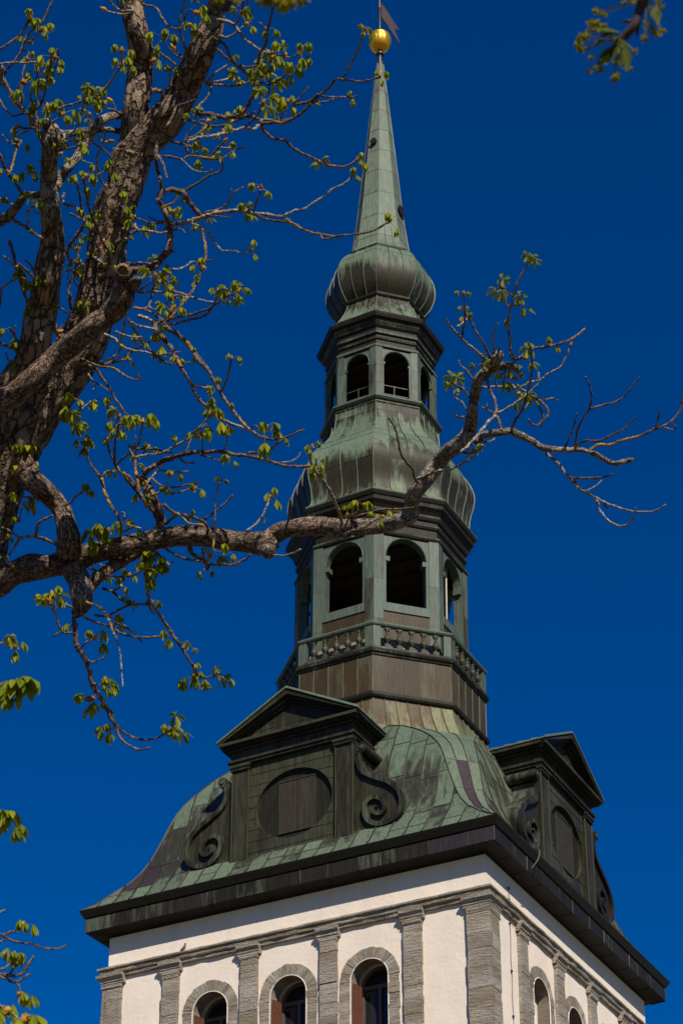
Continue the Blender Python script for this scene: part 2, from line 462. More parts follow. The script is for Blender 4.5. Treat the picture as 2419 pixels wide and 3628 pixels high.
# windows
def ring_stones(mb, fn, c, hw, out, zs, zb, d):
    P = arch_pts(hw, zs, hw, 18); Q = arch_pts(out, zs, out, 18)
    for i in range(18):
        dd = d+rs.uniform(-.012, .008); g = .006
        a, b, c2, d2 = P[i], P[i+1], Q[i+1], Q[i]
        j = rs.uniform(-.02, .02)
        vs = [(c+a[0], a[1]), (c+b[0], b[1]), (c+c2[0]*(1+j), zs+(c2[1]-zs)*(1+j)), (c+d2[0]*(1+j), zs+(d2[1]-zs)*(1+j))]
        mb.prism(fn, vs, -.02, dd)
    for sg in (-1, 1):
        z = zb
        while z < zs-.02:
            hh = min(rs.uniform(.12, .34), zs-z); dd = d+rs.uniform(-.012, .008); j = rs.uniform(-.02, .02)
            a, b = sorted((sg*hw, sg*(out+j)))
            mb.box(fn, (c+a, c+b), (-.02, dd), (z, z+hh-.006)); z += hh
for k in range(2):
    for wi, c in enumerate(WIN):
        fn = face(2*k, 6.0)
        mb = MB(); ring_stones(mb, fn, c, HW-.03, .9, ZSP, ZSILL, .03)
        # stone reveal lining just inside the plaster opening
        P = [(HW-.03, ZSILL)] + arch_pts(HW-.03, ZSP, HW-.03, 18) + [(-HW+.03, ZSILL)]
        m_ = len(P)
        mb.add([fn(c+x, .02, z) for x, z in P]+[fn(c+x, -.45, z) for x, z in P], [(i, i+1, i+1+m_, i+m_) for i in range(m_-1)])
        wn = mb.build('arched_window', 'voussoir', T)
        cs = []
        for v in mb.v:
            s_ = v[0]*fn.e.x+v[1]*fn.e.y-c; d_ = v[0]*fn.n.x+v[1]*fn.n.y
            if v[2] > ZSP-.001: an = math.atan2(v[2]-ZSP, s_); cs += [math.hypot(s_, v[2]-ZSP)*.5+c*3, d_*.5, an*.85+c]
            else: cs += [s_*.9+c*3, d_, v[2]]
        wn.data.attributes.new('lay', 'FLOAT_VECTOR', 'POINT').data.foreach_set('vector', cs)
        # pale mortar bead around the arch edge
        mb = MB(); tube(mb, [fn(c+x*(1+.005), .022, z) for x, z in P], .018, 5); mb.build('mortar_bead', 'plaster', wn)
        if k == 1 and wi == 0:
            mb = MB(); mb.prism(fn, [(c+x, z) for x, z in P], -.40, -.36); mb.build('blind_panel', 'plaster', wn); continue
        iw = HW-.035
        # inner frame: two mullioned arches set deep
        mb = MB()
        A = arch_pts(iw, ZSP, iw, 16); B = arch_pts(iw-.09, ZSP, iw-.09, 16)
        for i in range(16): mb.prism(fn, [(c+A[i][0], A[i][1]), (c+A[i+1][0], A[i+1][1]), (c+B[i+1][0], B[i+1][1]), (c+B[i][0], B[i][1])], -.72, -.62)
        mb.box(fn, (c-iw, c-iw+.09), (-.72, -.62), (ZSILL, ZSP)); mb.box(fn, (c+iw-.09, c+iw), (-.72, -.62), (ZSILL, ZSP))
        mb.box(fn, (c-iw+.09, c+iw-.09), (-.73, -.61), (ZSP-.06, ZSP+.05))
        mb.box(fn, (c-.045, c+.045), (-.73, -.61), (ZSILL, ZSP-.06))
        mb.build('window_frame', 'frame', wn)
        mb = MB(); mb.box(fn, (c-iw+.05, c+iw-.05), (-.68, -.67), (ZSILL, ZSP))
        mb.prism(fn, [(c+x, z) for x, z in arch_pts(iw-.06, ZSP, iw-.06, 14)], -.68, -.67); mb.build('glass', 'glass', wn)
        # plank shutter folded back into the left reveal
        mb = MB(); zt = ZSP-.02
        for j in range(5):
            d0 = -.06-.075*j
            zz = zt-.0*j
            s0 = c-iw+.02+.012*j
            mb.box(fn, (s0, s0+.045), (d0-.071, d0), (ZSILL+.05, zz))
        sh = mb.build('shutter', 'shutter', wn)
# lightning cable down the right face
mb = MB(); fn = face(2, 6.0); P = []
for i in range(40):
    z = lerp(24.35, 15.0, i/39); d = .03
    if 23.45 < z < 23.85: d = .27
    P.append(fn(-4.55+.02*math.sin(i*1.3), d, z))
tube(mb, P, .008, 5)
for z in (24.35, 24.0, 23.3, 21.9, 20.6, 19.2, 18): mb.box(fn, (-4.58, -4.52), (0, .05), (z, z+.05))
mb.build('lightning_cable', 'iron', T)

# --- eaves
def sq_ring(a, z, n=1):
    return [Vector((x*a, y*a, z)) for x, y in ((-1, -1), (1, -1), (1, 1), (-1, 1))]
mb = MB()
pr = [(5.98, 24.79, .1), (6.03, 24.80, .1), (6.035, 24.845, .1), (6.515, 24.87, .1), (6.515, 25.30, .45), (6.50, 25.305, .1), (6.50, 25.33, .1), (6.56, 25.335, .1), (6.66, 25.52, .15), (6.675, 25.56, .6), (6.60, 25.575, .7)]
k0 = 0
for a, b in zip(pr, pr[1:]):
    mb.rings([sq_ring(a[0], a[1]), sq_ring(b[0], b[1])], True, pat=(a[2]+b[2])/2)
ev = mb.build('eaves', 'dark', T)
mb = MB(); pmb = MB()
for k in range(4):      # fascia sheets and soffit boards, each sheet its own piece
    fn = face(2*k); s_ = -6.515
    while s_ < 6.515-.01:
        e = min(s_+random.uniform(.85, 1.3), 6.515)
        if 6.515-e < .5: e = 6.515
        tgt = pmb if (k == 0 and s_ > 4.0) else mb
        tk = random.uniform(.004, .012)
        x0, x1 = s_+.004, e-.004
        if e == 6.515: x1 = 6.515+tk
        if s_ < -6.5: x0 = -6.515-tk+.001
        tgt.add([fn(x0, 6.515+tk, 24.885), fn(x1, 6.515+tk, 24.885), fn(x1, 6.515+tk, 25.295), fn(x0, 6.515+tk, 25.295)], [(0, 1, 2, 3)], random.uniform(.1, .7))
        mb.ridge([fn(e-.004, 6.515, 24.88), fn(e-.004, 6.515, 25.3)], [fn.n]*2, [fn.e]*2, .012, .022, .7)
        mb.ridge([fn(e-.03, 6.05, 24.845), fn(e-.03, 6.5, 24.87)], [Vector((0, 0, -1))]*2, [fn.e]*2, .008, .012, .1)
        s_ = e
mb.build('fascia_cladding', 'dark', ev)
pmb.build('fascia_cladding', 'newcu', ev)
mb = MB(); fn = face(2); tube(mb, spline([fn(-4.05, 6.72, 25.62), fn(-4.1, 6.80, 25.5), fn(-4.22, 6.78, 25.2), fn(-4.3, 6.62, 24.95)], 5), .014, 5, .9); mb.build('wire_loop', 'seam', ev)

# --- bell roof: square at the eaves, four narrow diagonal gores that widen into the octagon
AVG = [(25.565, 6.62, .01), (25.75, 6.37, .07), (25.94, 6.17, .15), (26.13, 6.0, .19), (26.41, 5.73, .23), (26.8, 5.47, .27), (27.23, 5.27, .295), (27.66, 5.13, .32), (28.08, 5.0, .345), (28.57, 4.85, .365), (28.88, 4.74, .38), (29.2, 4.59, .41), (29.54, 4.37, .47), (29.89, 4.10, .60), (30.15, 3.84, .72), (30.34, 3.62, .82), (30.6, 3.22, .96), (30.8, 2.66, 1.09)]
BELL = [(z, m_+d, m_-d) for z, m_, d in AVG]
def bell(z): return pol(BELL, z)
PB = [(25.565, .95), (26.0, .75), (26.7, .48), (27.5, .36), (28.3, .34), (29.0, .58), (29.8, .8), (30.8, .9)]
def bellp(z): return pol(PB, z)[0]
mb = MB(); sm = MB()
zl = [b[0] for b in BELL]
jr = random.Random(8)
BLK = {}
for k in range(4):
    fn = face(2*k)
    S = [-6.62]; st = 6.62*2/24
    S = [-6.62+st*i for i in range(25)]
    for j in range(24):
        s0, s1 = S[j], S[j+1]
        off = jr.uniform(0, .9); cz = [25.565] + ([25.98+jr.uniform(-.05, .05)] if jr.random() < .3 else []) + [26.35+off+1.3*i for i in range(5) if 26.35+off+1.3*i < 30.3] + [30.8]
        if k == 0 and j in (2, 3): cz = [25.565, 26.12, 26.98, 28.2, 29.4, 30.8]
        for a, b in zip(cz, cz[1:]):
            zz = [a]+[z for z in zl if a+1e-4 < z < b-1e-4]+[b]
            vs = []; ps = []; wd = 0
            tk = jr.uniform(0, .008)
            for z in zz:
                A, w = bell(z)
                x0, x1 = max(-w, min(w, s0)), max(-w, min(w, s1)); wd = max(wd, x1-x0)
                vs += [fn(x0, A+tk, z), fn(x1, A+tk, z)]; ps += [bellp(z)]*2
            if wd < .02: continue
            n = len(zz)
            mi = 1 if (k == 0 and j in (2, 3) and a == 26.12) else 0
            mb.add(vs, [(2*i, 2*i+1, 2*i+3, 2*i+2) for i in range(n-1)], ps, mi)
            A, w = bell(a)
            if a > 25.6 and abs((s0+s1)/2) < w: sm.ridge([fn(max(-w, s0), A, a), fn(min(w, s1), A, a)], [fn.n]*2, [Vector((0, 0, 1))]*2, .010, .016, .1, 1)
    for j in range(1, 24):
        path = []; nr = []
        for i, (z, A, w) in enumerate(BELL):
            if abs(S[j]) > w+.02 or z > 30.7: break
            i0, i1 = max(i-1, 0), min(i+1, len(BELL)-1)
            dz = BELL[i1][0]-BELL[i0][0]; da = BELL[i1][1]-BELL[i0][1]
            path.append(fn(S[j], A, z)); nr.append((fn.n*dz-Vector((0, 0, 1))*da).normalized())
        if len(path) > 1: sm.ridge(path, nr, [fn.e]*len(path), .014, .045, .5)
    # diagonal gore to the right of this face
    fr = face(2*k+2); fd = face(2*k+1)
    for j in range(3):
        cz = [25.565, 26.25, 27.3, 28.45, 29.55, 30.8]
        for ci, (a, b) in enumerate(zip(cz, cz[1:])):
            zz = [a]+[z for z in zl if a+1e-4 < z < b-1e-4]+[b]
            vs = []; ps = []; tk = jr.uniform(.004, .01)
            for z in zz:
                A, w = bell(z); P = Vector(fn(w, A, z)); Q = Vector(fr(-w, A, z))
                vs += [P.lerp(Q, j/3)+fd.n*tk, P.lerp(Q, (j+1)/3)+fd.n*tk]; ps += [bellp(z)+.35]*2
            mi = 1 if k == 0 and j == 1 and ci in (1, 2) else 0
            mb.add(vs, [(2*i, 2*i+1, 2*i+3, 2*i+2) for i in range(len(zz)-1)], ps, mi)
            A, w = bell(a)
            if a > 25.6: sm.ridge([Vector(fn(w, A, a)).lerp(Vector(fr(-w, A, a)), j/3), Vector(fn(w, A, a)).lerp(Vector(fr(-w, A, a)), (j+1)/3)], [fd.n]*2, [Vector((0, 0, 1))]*2, .010, .016, .1, 1)
    for j in range(4):
        path = []; nr = []
        for i, (z, A, w) in enumerate(BELL):
            i0, i1 = max(i-1, 0), min(i+1, len(BELL)-1)
            dz = BELL[i1][0]-BELL[i0][0]; da = BELL[i1][1]-BELL[i0][1]
            path.append(Vector(fn(w, A, z)).lerp(Vector(fr(-w, A, z)), j/3)); nr.append((fd.n*dz-Vector((0, 0, 1))*da).normalized())
        sm.ridge(path, nr, [fd.e]*len(path), .015, .03, .3)
br = mb.build('bell_roof', ['bell', 'newcu'], T, True)
sm.build('standing_seam', ['lineseam', 'lineseam'], br)

# --- dormer gables, one to a side
def dormer(k):
    f0 = face(2*k)
    def fn(s_, d, z): return f0(s_+.06, d, z)
    fn.n, fn.e = f0.n, f0.e
    D = empty('dormer_gable', (0, 0, 0), 0, T)
    mb = MB()
    # body behind the front
    for sg in (-1, 1): mb.box(fn, sorted((sg*1.93, sg*2.0)), (3.6, 5.9), (26.2, 29.8), .2)
    # front wall with a sunk oval
    cx, cz, rx, rz = .04, 27.80, 1.24, 1.09
    E_ = [(cx+rx*math.cos(2*math.pi*i/48), cz+rz*math.sin(2*math.pi*i/48)) for i in range(48)]
    X0, X1, Z0, Z1 = -2.0, 2.0, 26.1, 29.5
    def hit(i):
        dx, dz = math.cos(2*math.pi*i/48), math.sin(2*math.pi*i/48)
        t = min(((X1-cx)/dx if dx > 1e-6 else (X0-cx)/dx if dx < -1e-6 else 9e9), ((Z1-cz)/dz if dz > 1e-6 else (Z0-cz)/dz if dz < -1e-6 else 9e9))
        return (cx+dx*t, cz+dz*t)
    for i in range(48):
        j = (i+1) % 48
        a, b = hit(i), hit(j)
        poly = [E_[i], a]
        if abs(a[0]-b[0]) > 1e-4 and abs(a[1]-b[1]) > 1e-4:
            poly.append((X1 if max(a[0], b[0]) > 1.99 else X0, Z1 if max(a[1], b[1]) > 29.49 else Z0))
        poly += [b, E_[j]]
        mb.add([fn(x, 5.98, z) for x, z in poly], [tuple(range(len(poly)))], .35)
        mb.add([fn(*[E_[i][0], 5.98, E_[i][1]]), fn(E_[j][0], 5.98, E_[j][1]), fn(E_[j][0], 5.86, E_[j][1]), fn(E_[i][0], 5.86, E_[i][1])], [(0, 1, 2, 3)], .6)
    mb.add([fn(x, 5.861, z) for x, z in E_], [tuple(range(48))], .3)
    for i in range(9):      # lapped sheet joints
        z = 26.5+i*.36
        for a, b in ((-1.42, -.0), (0, 1.42)):
            q = 1-((z-cz)/rz)**2
            x = rx*math.sqrt(q) if q > 0 else 0
            a2, b2 = (a, min(b, cx-x)) if a < -.5 else (max(a, cx+x), b)
            if b2-a2 > .05: mb.ridge([fn(a2, 5.98, z), fn(b2, 5.98, z)], [fn.n]*2, [Vector((0, 0, 1))]*2, .008, .012, .7)
    mb.weld().build('front_panel', 'front', D)
    mb = MB()
    mb.box(fn, (cx+.06-.57, cx+.06-.012), (5.84, 5.885), (26.95, 28.58), .2); mb.box(fn, (cx+.06+.012, cx+.06+.57), (5.84, 5.885), (26.95, 28.58), .2)
    ht = mb.build('hatch', M['hatch'], D)
    mb = MB()
    for a, b, c, d in ((-.60, -.57, 26.92, 28.61), (.57, .60, 26.92, 28.61)): mb.box(fn, (cx+.06+a, cx+.06+b), (5.85, 5.905), (c, d), .9)
    mb.box(fn, (cx+.06-.57, cx+.06+.57), (5.85, 5.905), (28.58, 28.61), .9); mb.box(fn, (cx+.06-.57, cx+.06+.57), (5.85, 5.905), (26.92, 26.95), .9)
    mb.build('oval_frame', 'front', D)
    for sg in (-1, 1):
        mb = MB(); a, b = sorted((sg*1.43, sg*1.97))
        mb.box(fn, (a, b), (5.95, 6.05), (26.15, 29.3), .3); mb.box(fn, (a+.08, b-.08), (6.05, 6.075), (26.3, 29.12), .4)
        mb.ridge([fn(a, 6.05, 26.2), fn(a, 6.05, 29.3)], [fn.n]*2, [fn.e]*2, .02, .03, .95); mb.ridge([fn(b, 6.05, 26.2), fn(b, 6.05, 29.3)], [fn.n]*2, [fn.e]*2, .02, .03, .95)
        mb.box(fn, (a-.04, b+.04), (5.95, 6.11), (29.22, 29.32), .3); mb.box(fn, (a-.07, b+.07), (5.95, 6.14), (29.32, 29.4), .3)
        mb.build('pilaster', 'front', D)
    # entablature: steps run round the front and back along the sides into the roof
    mb = MB()
    for hw_, pj, z0, z1, q in ((2.05, 6.12, 29.4, 29.48, .3), (2.10, 6.17, 29.482, 29.56, .3), (2.01, 6.07, 29.562, 29.84, .25), (2.10, 6.16, 29.842, 29.90, .3), (2.22, 6.27, 29.902, 29.98, .3), (2.27, 6.38, 29.982, 30.07, .45)):
        mb.box(fn, (-hw_, hw_), (4.0 if z0 < 29.6 else 3.2, pj), (z0, z1), q)
    mb.build('entablature', 'front', D)
    # tympanum, raking cornice and gable roof
    zE, zA, hwE = 30.10, 31.36, 2.31
    mb = MB()
    sl_ = (zA-zE)/hwE
    mb.prism(fn, [(-2.2, 30.068), (2.2, 30.068), (0, 30.068+2.2*sl_-.05)], 3.3, 6.05, .3)
    for sg in (-1, 1):
        for dn, dp, pj, w0, q in ((.36, .27, 6.14, 1.0, .3), (.27, .17, 6.24, 1, .3), (.17, .02, 6.36, 1, .4)):
            P = [(sg*hwE, zE-dn*.35), (0, zA-dn), (0, zA-dp), (sg*hwE, zE-dp*.35)]
            mb.prism(fn, P if sg > 0 else P[::-1], 3.3, pj, q)
    pd = mb.build('pediment', 'front', D)
    mb = MB()
    for i in range(5):
        z = 30.2+.18*i; x = 1.9-(z-30.07)/sl_
        if x > .1: mb.ridge([fn(-x, 6.05, z), fn(x, 6.05, z)], [fn.n]*2, [Vector((0, 0, 1))]*2, .007, .01, .6)
    mb.build('sheet_joint', 'front', pd)
    mb = MB()
    for sg in (-1, 1):
        n = 8
        for i in range(n):
            d0, d1 = lerp(3.0, 6.40, i/n), lerp(3.0, 6.40, (i+1)/n)
            P = [(sg*(hwE+.03), zE-.005), (0, zA+.015), (0, zA+.055), (sg*(hwE+.03), zE+.04)]
            mb.prism(fn, P if sg > 0 else P[::-1], d0+.002, d1, .9)
            mb.ridge([fn(sg*(hwE+.03), d1-.02, zE+.04), fn(0, d1-.02, zA+.055)], [Vector((0, 0, 1))]*2, [fn.n]*2, .014, .03, .9)
    mb.build('gable_roof', 'copper', D, False)
    # scroll brackets either side
    SP = [(2.30, 28.96), (2.22, 28.90), (2.16, 28.72), (2.16, 28.5), (2.30, 28.2), (2.66, 27.94), (3.1, 27.68), (3.38, 27.38), (3.50, 27.02), (3.40, 26.64), (3.10, 26.45), (2.77, 26.44), (2.48, 26.60), (2.33, 26.90), (2.36, 27.16), (2.58, 27.31), (2.85, 27.20), (2.97, 26.92), (2.86, 26.75), (2.66, 26.80), (2.62, 26.95), (2.71, 27.02)]
    for sg in (-1, 1):
        mb = MB()
        pth = spline(SP, 6)
        outer = [p for p in spline(SP[2:10], 6)]
        poly = [(1.9, 26.2), (1.9, 28.95), (2.12, 28.95)]+outer+[(3.2, 26.25)]
        poly = [(sg*x, z) for x, z in poly]
        mb.prism(fn, poly if sg < 0 else poly[::-1], 4.2, 5.96, .35)
        sc = mb.build('scroll_bracket', 'front', D)
        mb = MB()           # raised ribbon
        rg = []
        nP = len(pth)
        for i, (x, z) in enumerate(pth):
            x0, z0 = pth[max(i-1, 0)]; x1, z1 = pth[min(i+1, nP-1)]
            tx, tz = x1-x0, z1-z0; L = math.hypot(tx, tz) or 1; nx, nz = -tz/L, tx/L
            w = .072 if i < nP*.6 else lerp(.072, .042, (i/nP-.6)/.4)
            if i < 10: w = lerp(.05, .072, i/10)
            rg.append([Vector(fn(sg*(x+nx*w), 5.95, z+nz*w)), Vector(fn(sg*(x+nx*w), 6.07, z+nz*w)), Vector(fn(sg*(x-nx*w), 6.07, z-nz*w)), Vector(fn(sg*(x-nx*w), 5.95, z-nz*w))])
        mb.rings(rg, True, True, True, .55)
        # copper strip over the back of the scroll, running into the roof
        rg = [[Vector(fn(sg*(x+.055), 4.2, z+.06)), Vector(fn(sg*(x+.055), 6.0, z+.06))] for x, z in outer]
        mb.rings(rg, False, pat=.6)
        mb.build('scroll_ribbon', 'dark', sc)
        mb = MB()           # rolled top
        rg = []
        for d in (4.2, 6.09): rg.append([Vector(fn(sg*(2.29+.155*math.cos(2*math.pi*i/14)), d, 28.97+.155*math.sin(2*math.pi*i/14))) for i in range(14)])
        mb.rings(rg, True, True, True, .35)
        rg = []
        for d in (6.09, 6.12): rg.append([Vector(fn(sg*(2.29+.07*math.cos(2*math.pi*i/10)), d, 28.97+.07*math.sin(2*math.pi*i/10))) for i in range(10)])
        mb.rings(rg, True, True, True, .9)
        mb.build('rolled_scroll_top', 'dark', sc, True)
    return D
for k in range(4): dormer(k)

# --- octagonal skirt and drum
SK = [(30.79, 4.07, .95), (30.9, 3.95, .9), (31.0, 3.87, .85), (31.27, 3.70, .75), (31.5, 3.585, .65), (31.7, 3.50, .5), (32.0, 3.40, .45), (32.44, 3.325, .4)]
mb = MB(); sm = MB(); sheets(mb, sm, SK, 7, [31.35], (.016, .035), jpat=.1)
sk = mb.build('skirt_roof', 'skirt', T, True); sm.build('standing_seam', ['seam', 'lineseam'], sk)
mb = MB(); sm = MB()
sheets(mb, sm, [(32.63, 3.335, .35), (33.3, 3.335, .3), (33.94, 3.335, .4)], 5, [], (.012, .02))
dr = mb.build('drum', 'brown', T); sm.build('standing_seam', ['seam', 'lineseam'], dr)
mb = MB()
mould(mb, [(3.33, 32.42), (3.42, 32.44), (3.46, 32.50), (3.46, 32.56), (3.40, 32.60), (3.40, 32.63), (3.33, 32.66)], .25); mb.build('drum_base_moulding', 'dark', T)
mb = MB()
mould(mb, [(3.33, 33.92), (3.38, 33.94), (3.40, 34.0), (3.45, 34.02), (3.48, 34.08), (3.45, 34.14), (3.38, 34.17), (2.6, 34.2)], .35); mb.build('balcony_moulding', 'dark', T)

# --- balustrade
ap = 3.37*CO8
BL = empty('balustrade', (0, 0, 0), 0, T)
mb = MB(); mould(mb, [(3.25, 34.98), (3.36, 34.97), (3.41, 35.0), (3.43, 35.05), (3.41, 35.1), (3.35, 35.13), (3.25, 35.13), (3.25, 34.98)], .75); mb.build('top_rail', 'lantern', BL)
mb = MB(); mould(mb, [(3.26, 34.17), (3.38, 34.17), (3.38, 34.25), (3.26, 34.25), (3.26, 34.17)], .4); mb.build('bottom_rail', 'dark', BL)
bal = None
half = 3.37*SI8
for k in range(8):
    fn = face(k, ap-.06)
    for sg in (-1, 1):
        mb = MB(); a, b = sorted((sg*(half-.26), sg*(half-.02))); mb.box(fn, (a, b), (-.08, .06), (34.19, 34.985), random.uniform(.4, .9)); mb.build('post', 'lantern', BL)
    for s_ in (-.79, -.395, 0, .395, .79):
        if bal is None:
            mb = MB()
            mb.box(lambda x, y, z: (x, y, z), (-.095, .095), (-.06, .06), (0, .12), .4)
            mb.box(lambda x, y, z: (x, y, z), (-.085, .085), (-.055, .055), (.66, .735), .6)
            lathe(mb, (0, 0, 0), [(.05, .12), (.055, .15), (.035, .18), (.05, .2), (.10, .27), (.115, .33), (.10, .39), (.06, .46), (.045, .53), (.04, .58), (.06, .60), (.065, .63), (.05, .66)], 10, .55)
            bal = mb.build('baluster', 'baluster', None, True, tower=False)
            b_ = bal
        else:
            b_ = bal.copy(); COL.objects.link(b_)
        p = fn(s_, -.01, 34.25); L = lean(34.3)
        b_.parent = BL; b_.location = (p[0]+L*CA, p[1]-L*SA, p[2]+ZO-.005); b_.rotation_euler = (0, 0, R(45*k))
        b_['k'] = 0; del b_['k']

# --- lanterns
def lantern(name, r, z0, zsill0, zsill, hw, zspring, rise, ztop, floor, ceil, t, band, imp):
    ap = r*CO8; half = r*SI8
    LN = empty(name, (0, 0, 0), 0, T)
    pw = half-.76 if r > 2.5 else half-.5
    for k in range(8):
        fn = face(k, ap)
        mb = MB()
        arch_wall(mb, fn, -half+pw*.95, half-pw*.95, z0, ztop, 0, hw, zsill, zspring, rise, -t, -.035, .72)
        if band: mb.box(fn, (-half+pw*.98, half-pw*.98), (-.05, .012), (zsill0, zsill), .75)
        for sg in (-1, 1):   # impost blocks
            a, b = sorted((sg*(hw-imp), sg*(hw+.03)))
            mb.box(fn, (a, b), (-t*.9, -.02), (zspring-.20 if r > 2.5 else zspring-.12, zspring-.03), .9)
        # bead along the arch edge
        tube(mb, [fn(x, -.03, z) for x, z in [(hw, zspring)]+arch_pts(hw+.01, zspring, rise+.01, 14)+[(-hw, zspring)]], .018, 5, .95)
        mb.weld().build('arch_panel', 'lantern', LN)
        mb = MB()            # folded corner post right of this side
        fr = face(k+1, ap)
        zz = [z0, z0+.3*(ztop-z0), z0+.62*(ztop-z0), ztop]
        for a, b in zip(zz, zz[1:]):
            q = [random.uniform(.6, .85), random.uniform(.45, .8)]
            e = .004
            P = [(fn(half-pw, -.05, 0)), fn(half-pw, .0, 0), corner(k, r+.012, 0), fr(-half+pw, 0, 0), fr(-half+pw, -.05, 0), corner(k, r-.3, 0)]
            lo = [Vector((p[0], p[1], a+e)) for p in P]; hi = [Vector((p[0], p[1], b-e)) for p in P]
            for i in range(5):
                mb.add([lo[i], lo[i+1], hi[i+1], hi[i]], [(0, 1, 2, 3)], q[0] if i < 2 else q[1])
            mb.add(lo+hi, [(5, 4, 3, 2, 1, 0), (6, 7, 8, 9, 10, 11)], .5)
            mb.add([lo[4], lo[5], hi[5], hi[4]], [(0, 1, 2, 3)], .3); mb.add([lo[5], lo[0], hi[0], hi[5]], [(0, 1, 2, 3)], .3)
        mb.build('corner_post', 'lantern', LN)
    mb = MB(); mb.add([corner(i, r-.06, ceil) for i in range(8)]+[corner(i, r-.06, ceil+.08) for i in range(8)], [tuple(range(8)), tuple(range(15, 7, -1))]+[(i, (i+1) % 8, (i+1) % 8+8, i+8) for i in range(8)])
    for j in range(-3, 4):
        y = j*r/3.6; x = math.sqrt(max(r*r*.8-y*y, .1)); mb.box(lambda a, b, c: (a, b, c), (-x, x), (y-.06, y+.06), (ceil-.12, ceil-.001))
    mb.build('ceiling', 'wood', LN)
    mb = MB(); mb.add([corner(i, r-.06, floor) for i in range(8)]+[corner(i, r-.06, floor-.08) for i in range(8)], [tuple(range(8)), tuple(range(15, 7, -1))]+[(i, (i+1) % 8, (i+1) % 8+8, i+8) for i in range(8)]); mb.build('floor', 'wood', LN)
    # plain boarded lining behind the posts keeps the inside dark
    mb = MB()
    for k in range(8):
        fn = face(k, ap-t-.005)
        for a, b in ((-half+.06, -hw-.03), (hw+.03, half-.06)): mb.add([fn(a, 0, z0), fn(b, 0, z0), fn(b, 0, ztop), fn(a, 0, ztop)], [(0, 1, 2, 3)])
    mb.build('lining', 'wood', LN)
    return LN
L1 = lantern('lower_lantern', 2.83, 34.2, 35.90, 36.20, .665, 37.98, .72, 38.80, 35.7, 39.3, .30, True, .12)
for k in range(8):     # recessed panel under each lower opening
    fn = face(k, 2.83*CO8); mb = MB(); mb.box(fn, (-.74, .74), (-.06, -.028), (34.3, 35.88), .1)
    mb.ridge([fn(-.74, -.028, 35.3), fn(.74, -.028, 35.3)], [fn.n]*2, [Vector((0, 0, 1))]*2, .01, .015, .5)
    mb.build('apron_panel', 'brown', L1)
mb = MB()              # brick-coloured sheets behind the balustrade
for k in range(8):
    fn = face(k, 2.83*CO8+.02)
    for i in range(5):
        for j in range(2): mb.box(fn, (-.95+i*.38+.01, -.95+i*.38+.37), (-.02, .03), (34.25+j*.3, 34.54+j*.3), random.uniform(.2, .9))
mb.build('plinth_cladding', 'brick', L1)
L2 = lantern('upper_lantern', 1.915, 44.7, 44.8, 44.88, .445, 46.34, .46, 47.0, 44.75, 47.5, .12, False, .04)
for k in range(8):
    fn = face(k, 1.915*CO8-.22); mb = MB()
    for z in (45.12, 45.47): mb.box(fn, (-.60, .60), (-.012, .012), (z, z+.02))
    for s_ in (-.03,): mb.box(fn, (s_-.01, s_+.01), (.013, .03), (44.78, 45.5))
    mb.build('railing', 'ironred', L2)
# a pale pipe inside the lower lantern
mb = MB(); tube(mb, [(2.25, .25, 35.75), (2.25, .25, 38.9)], .03, 8); mb.build('pipe', simple('pale_pipe', (.42, .38, .32), .4), L1)

# --- lower cornice, bell and upper cornice
mb = MB()
mould(mb, [(2.80, 38.72), (2.86, 38.76), (2.89, 38.82, .8), (2.86, 38.90), (2.77, 38.93, .3), (2.77, 39.20), (2.82, 39.23), (2.85, 39.30, .6), (2.85, 39.36), (2.80, 39.38), (2.80, 39.50), (2.86, 39.53), (2.90, 39.62, .6), (2.90, 39.70), (2.97, 39.80), (3.08, 39.90), (3.10, 40.02, .6), (3.15, 40.06), (3.20, 40.17, .9), (3.20, 40.22, .9), (3.10, 40.27, .9)], .25)
mb.build('lower_cornice', 'dark', T)
BE = [(40.22, 3.19, .75), (40.30, 3.07, .6), (40.45, 2.975, .4), (40.62, 2.94, .32), (40.85, 2.955, .25), (41.1, 3.0, .22), (41.4, 3.09, .25), (41.7, 3.135, .35), (41.9, 3.13, .5), (42.15, 3.07, .65), (42.4, 2.965, .75), (42.65, 2.81, .85), (42.9, 2.62, .85), (43.15, 2.42, .8), (43.4, 2.25, .75), (43.65, 2.12, .65), (43.98, 2.0, .5), (44.3, 1.965, .35), (44.56, 1.96, .3)]
mb = MB(); sm = MB(); sheets(mb, sm, BE, 4, [41.55, 42.62, 43.05, 44.25], (.015, .032), jpat=.2, stagger=0)
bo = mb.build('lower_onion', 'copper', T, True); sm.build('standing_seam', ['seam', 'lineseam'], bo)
mb = MB(); mould(mb, [(1.95, 44.5, .3), (2.0, 44.56, .3), (2.0, 44.63, .6), (2.06, 44.65, .7), (2.12, 44.71, .8), (2.11, 44.78, .85), (2.04, 44.83, .85), (1.7, 44.85)], .6); mb.build('lantern_sill_moulding', 'lantern', T)
mb = MB()
mould(mb, [(1.90, 46.86), (1.95, 46.90, .8), (1.96, 46.98, .8), (1.92, 47.03), (1.83, 47.05), (1.83, 47.22), (1.88, 47.26, .6), (1.90, 47.32), (1.86, 47.34), (1.86, 47.42, .5), (1.93, 47.47, .5), (1.93, 47.56), (1.90, 47.58), (1.90, 47.68), (1.98, 47.76, .5), (2.05, 47.88, .6), (2.06, 47.94), (2.18, 47.99), (2.22, 48.08, .6), (2.24, 48.15, .9), (2.18, 48.19, .9)], .2)
mb.build('upper_cornice', 'dark', T)
NK = [(48.14, 2.22, .85), (48.25, 2.06, .8), (48.4, 1.93, .7), (48.65, 1.78, .6), (48.95, 1.63, .45), (49.2, 1.53, .3), (49.42, 1.48, .2)]
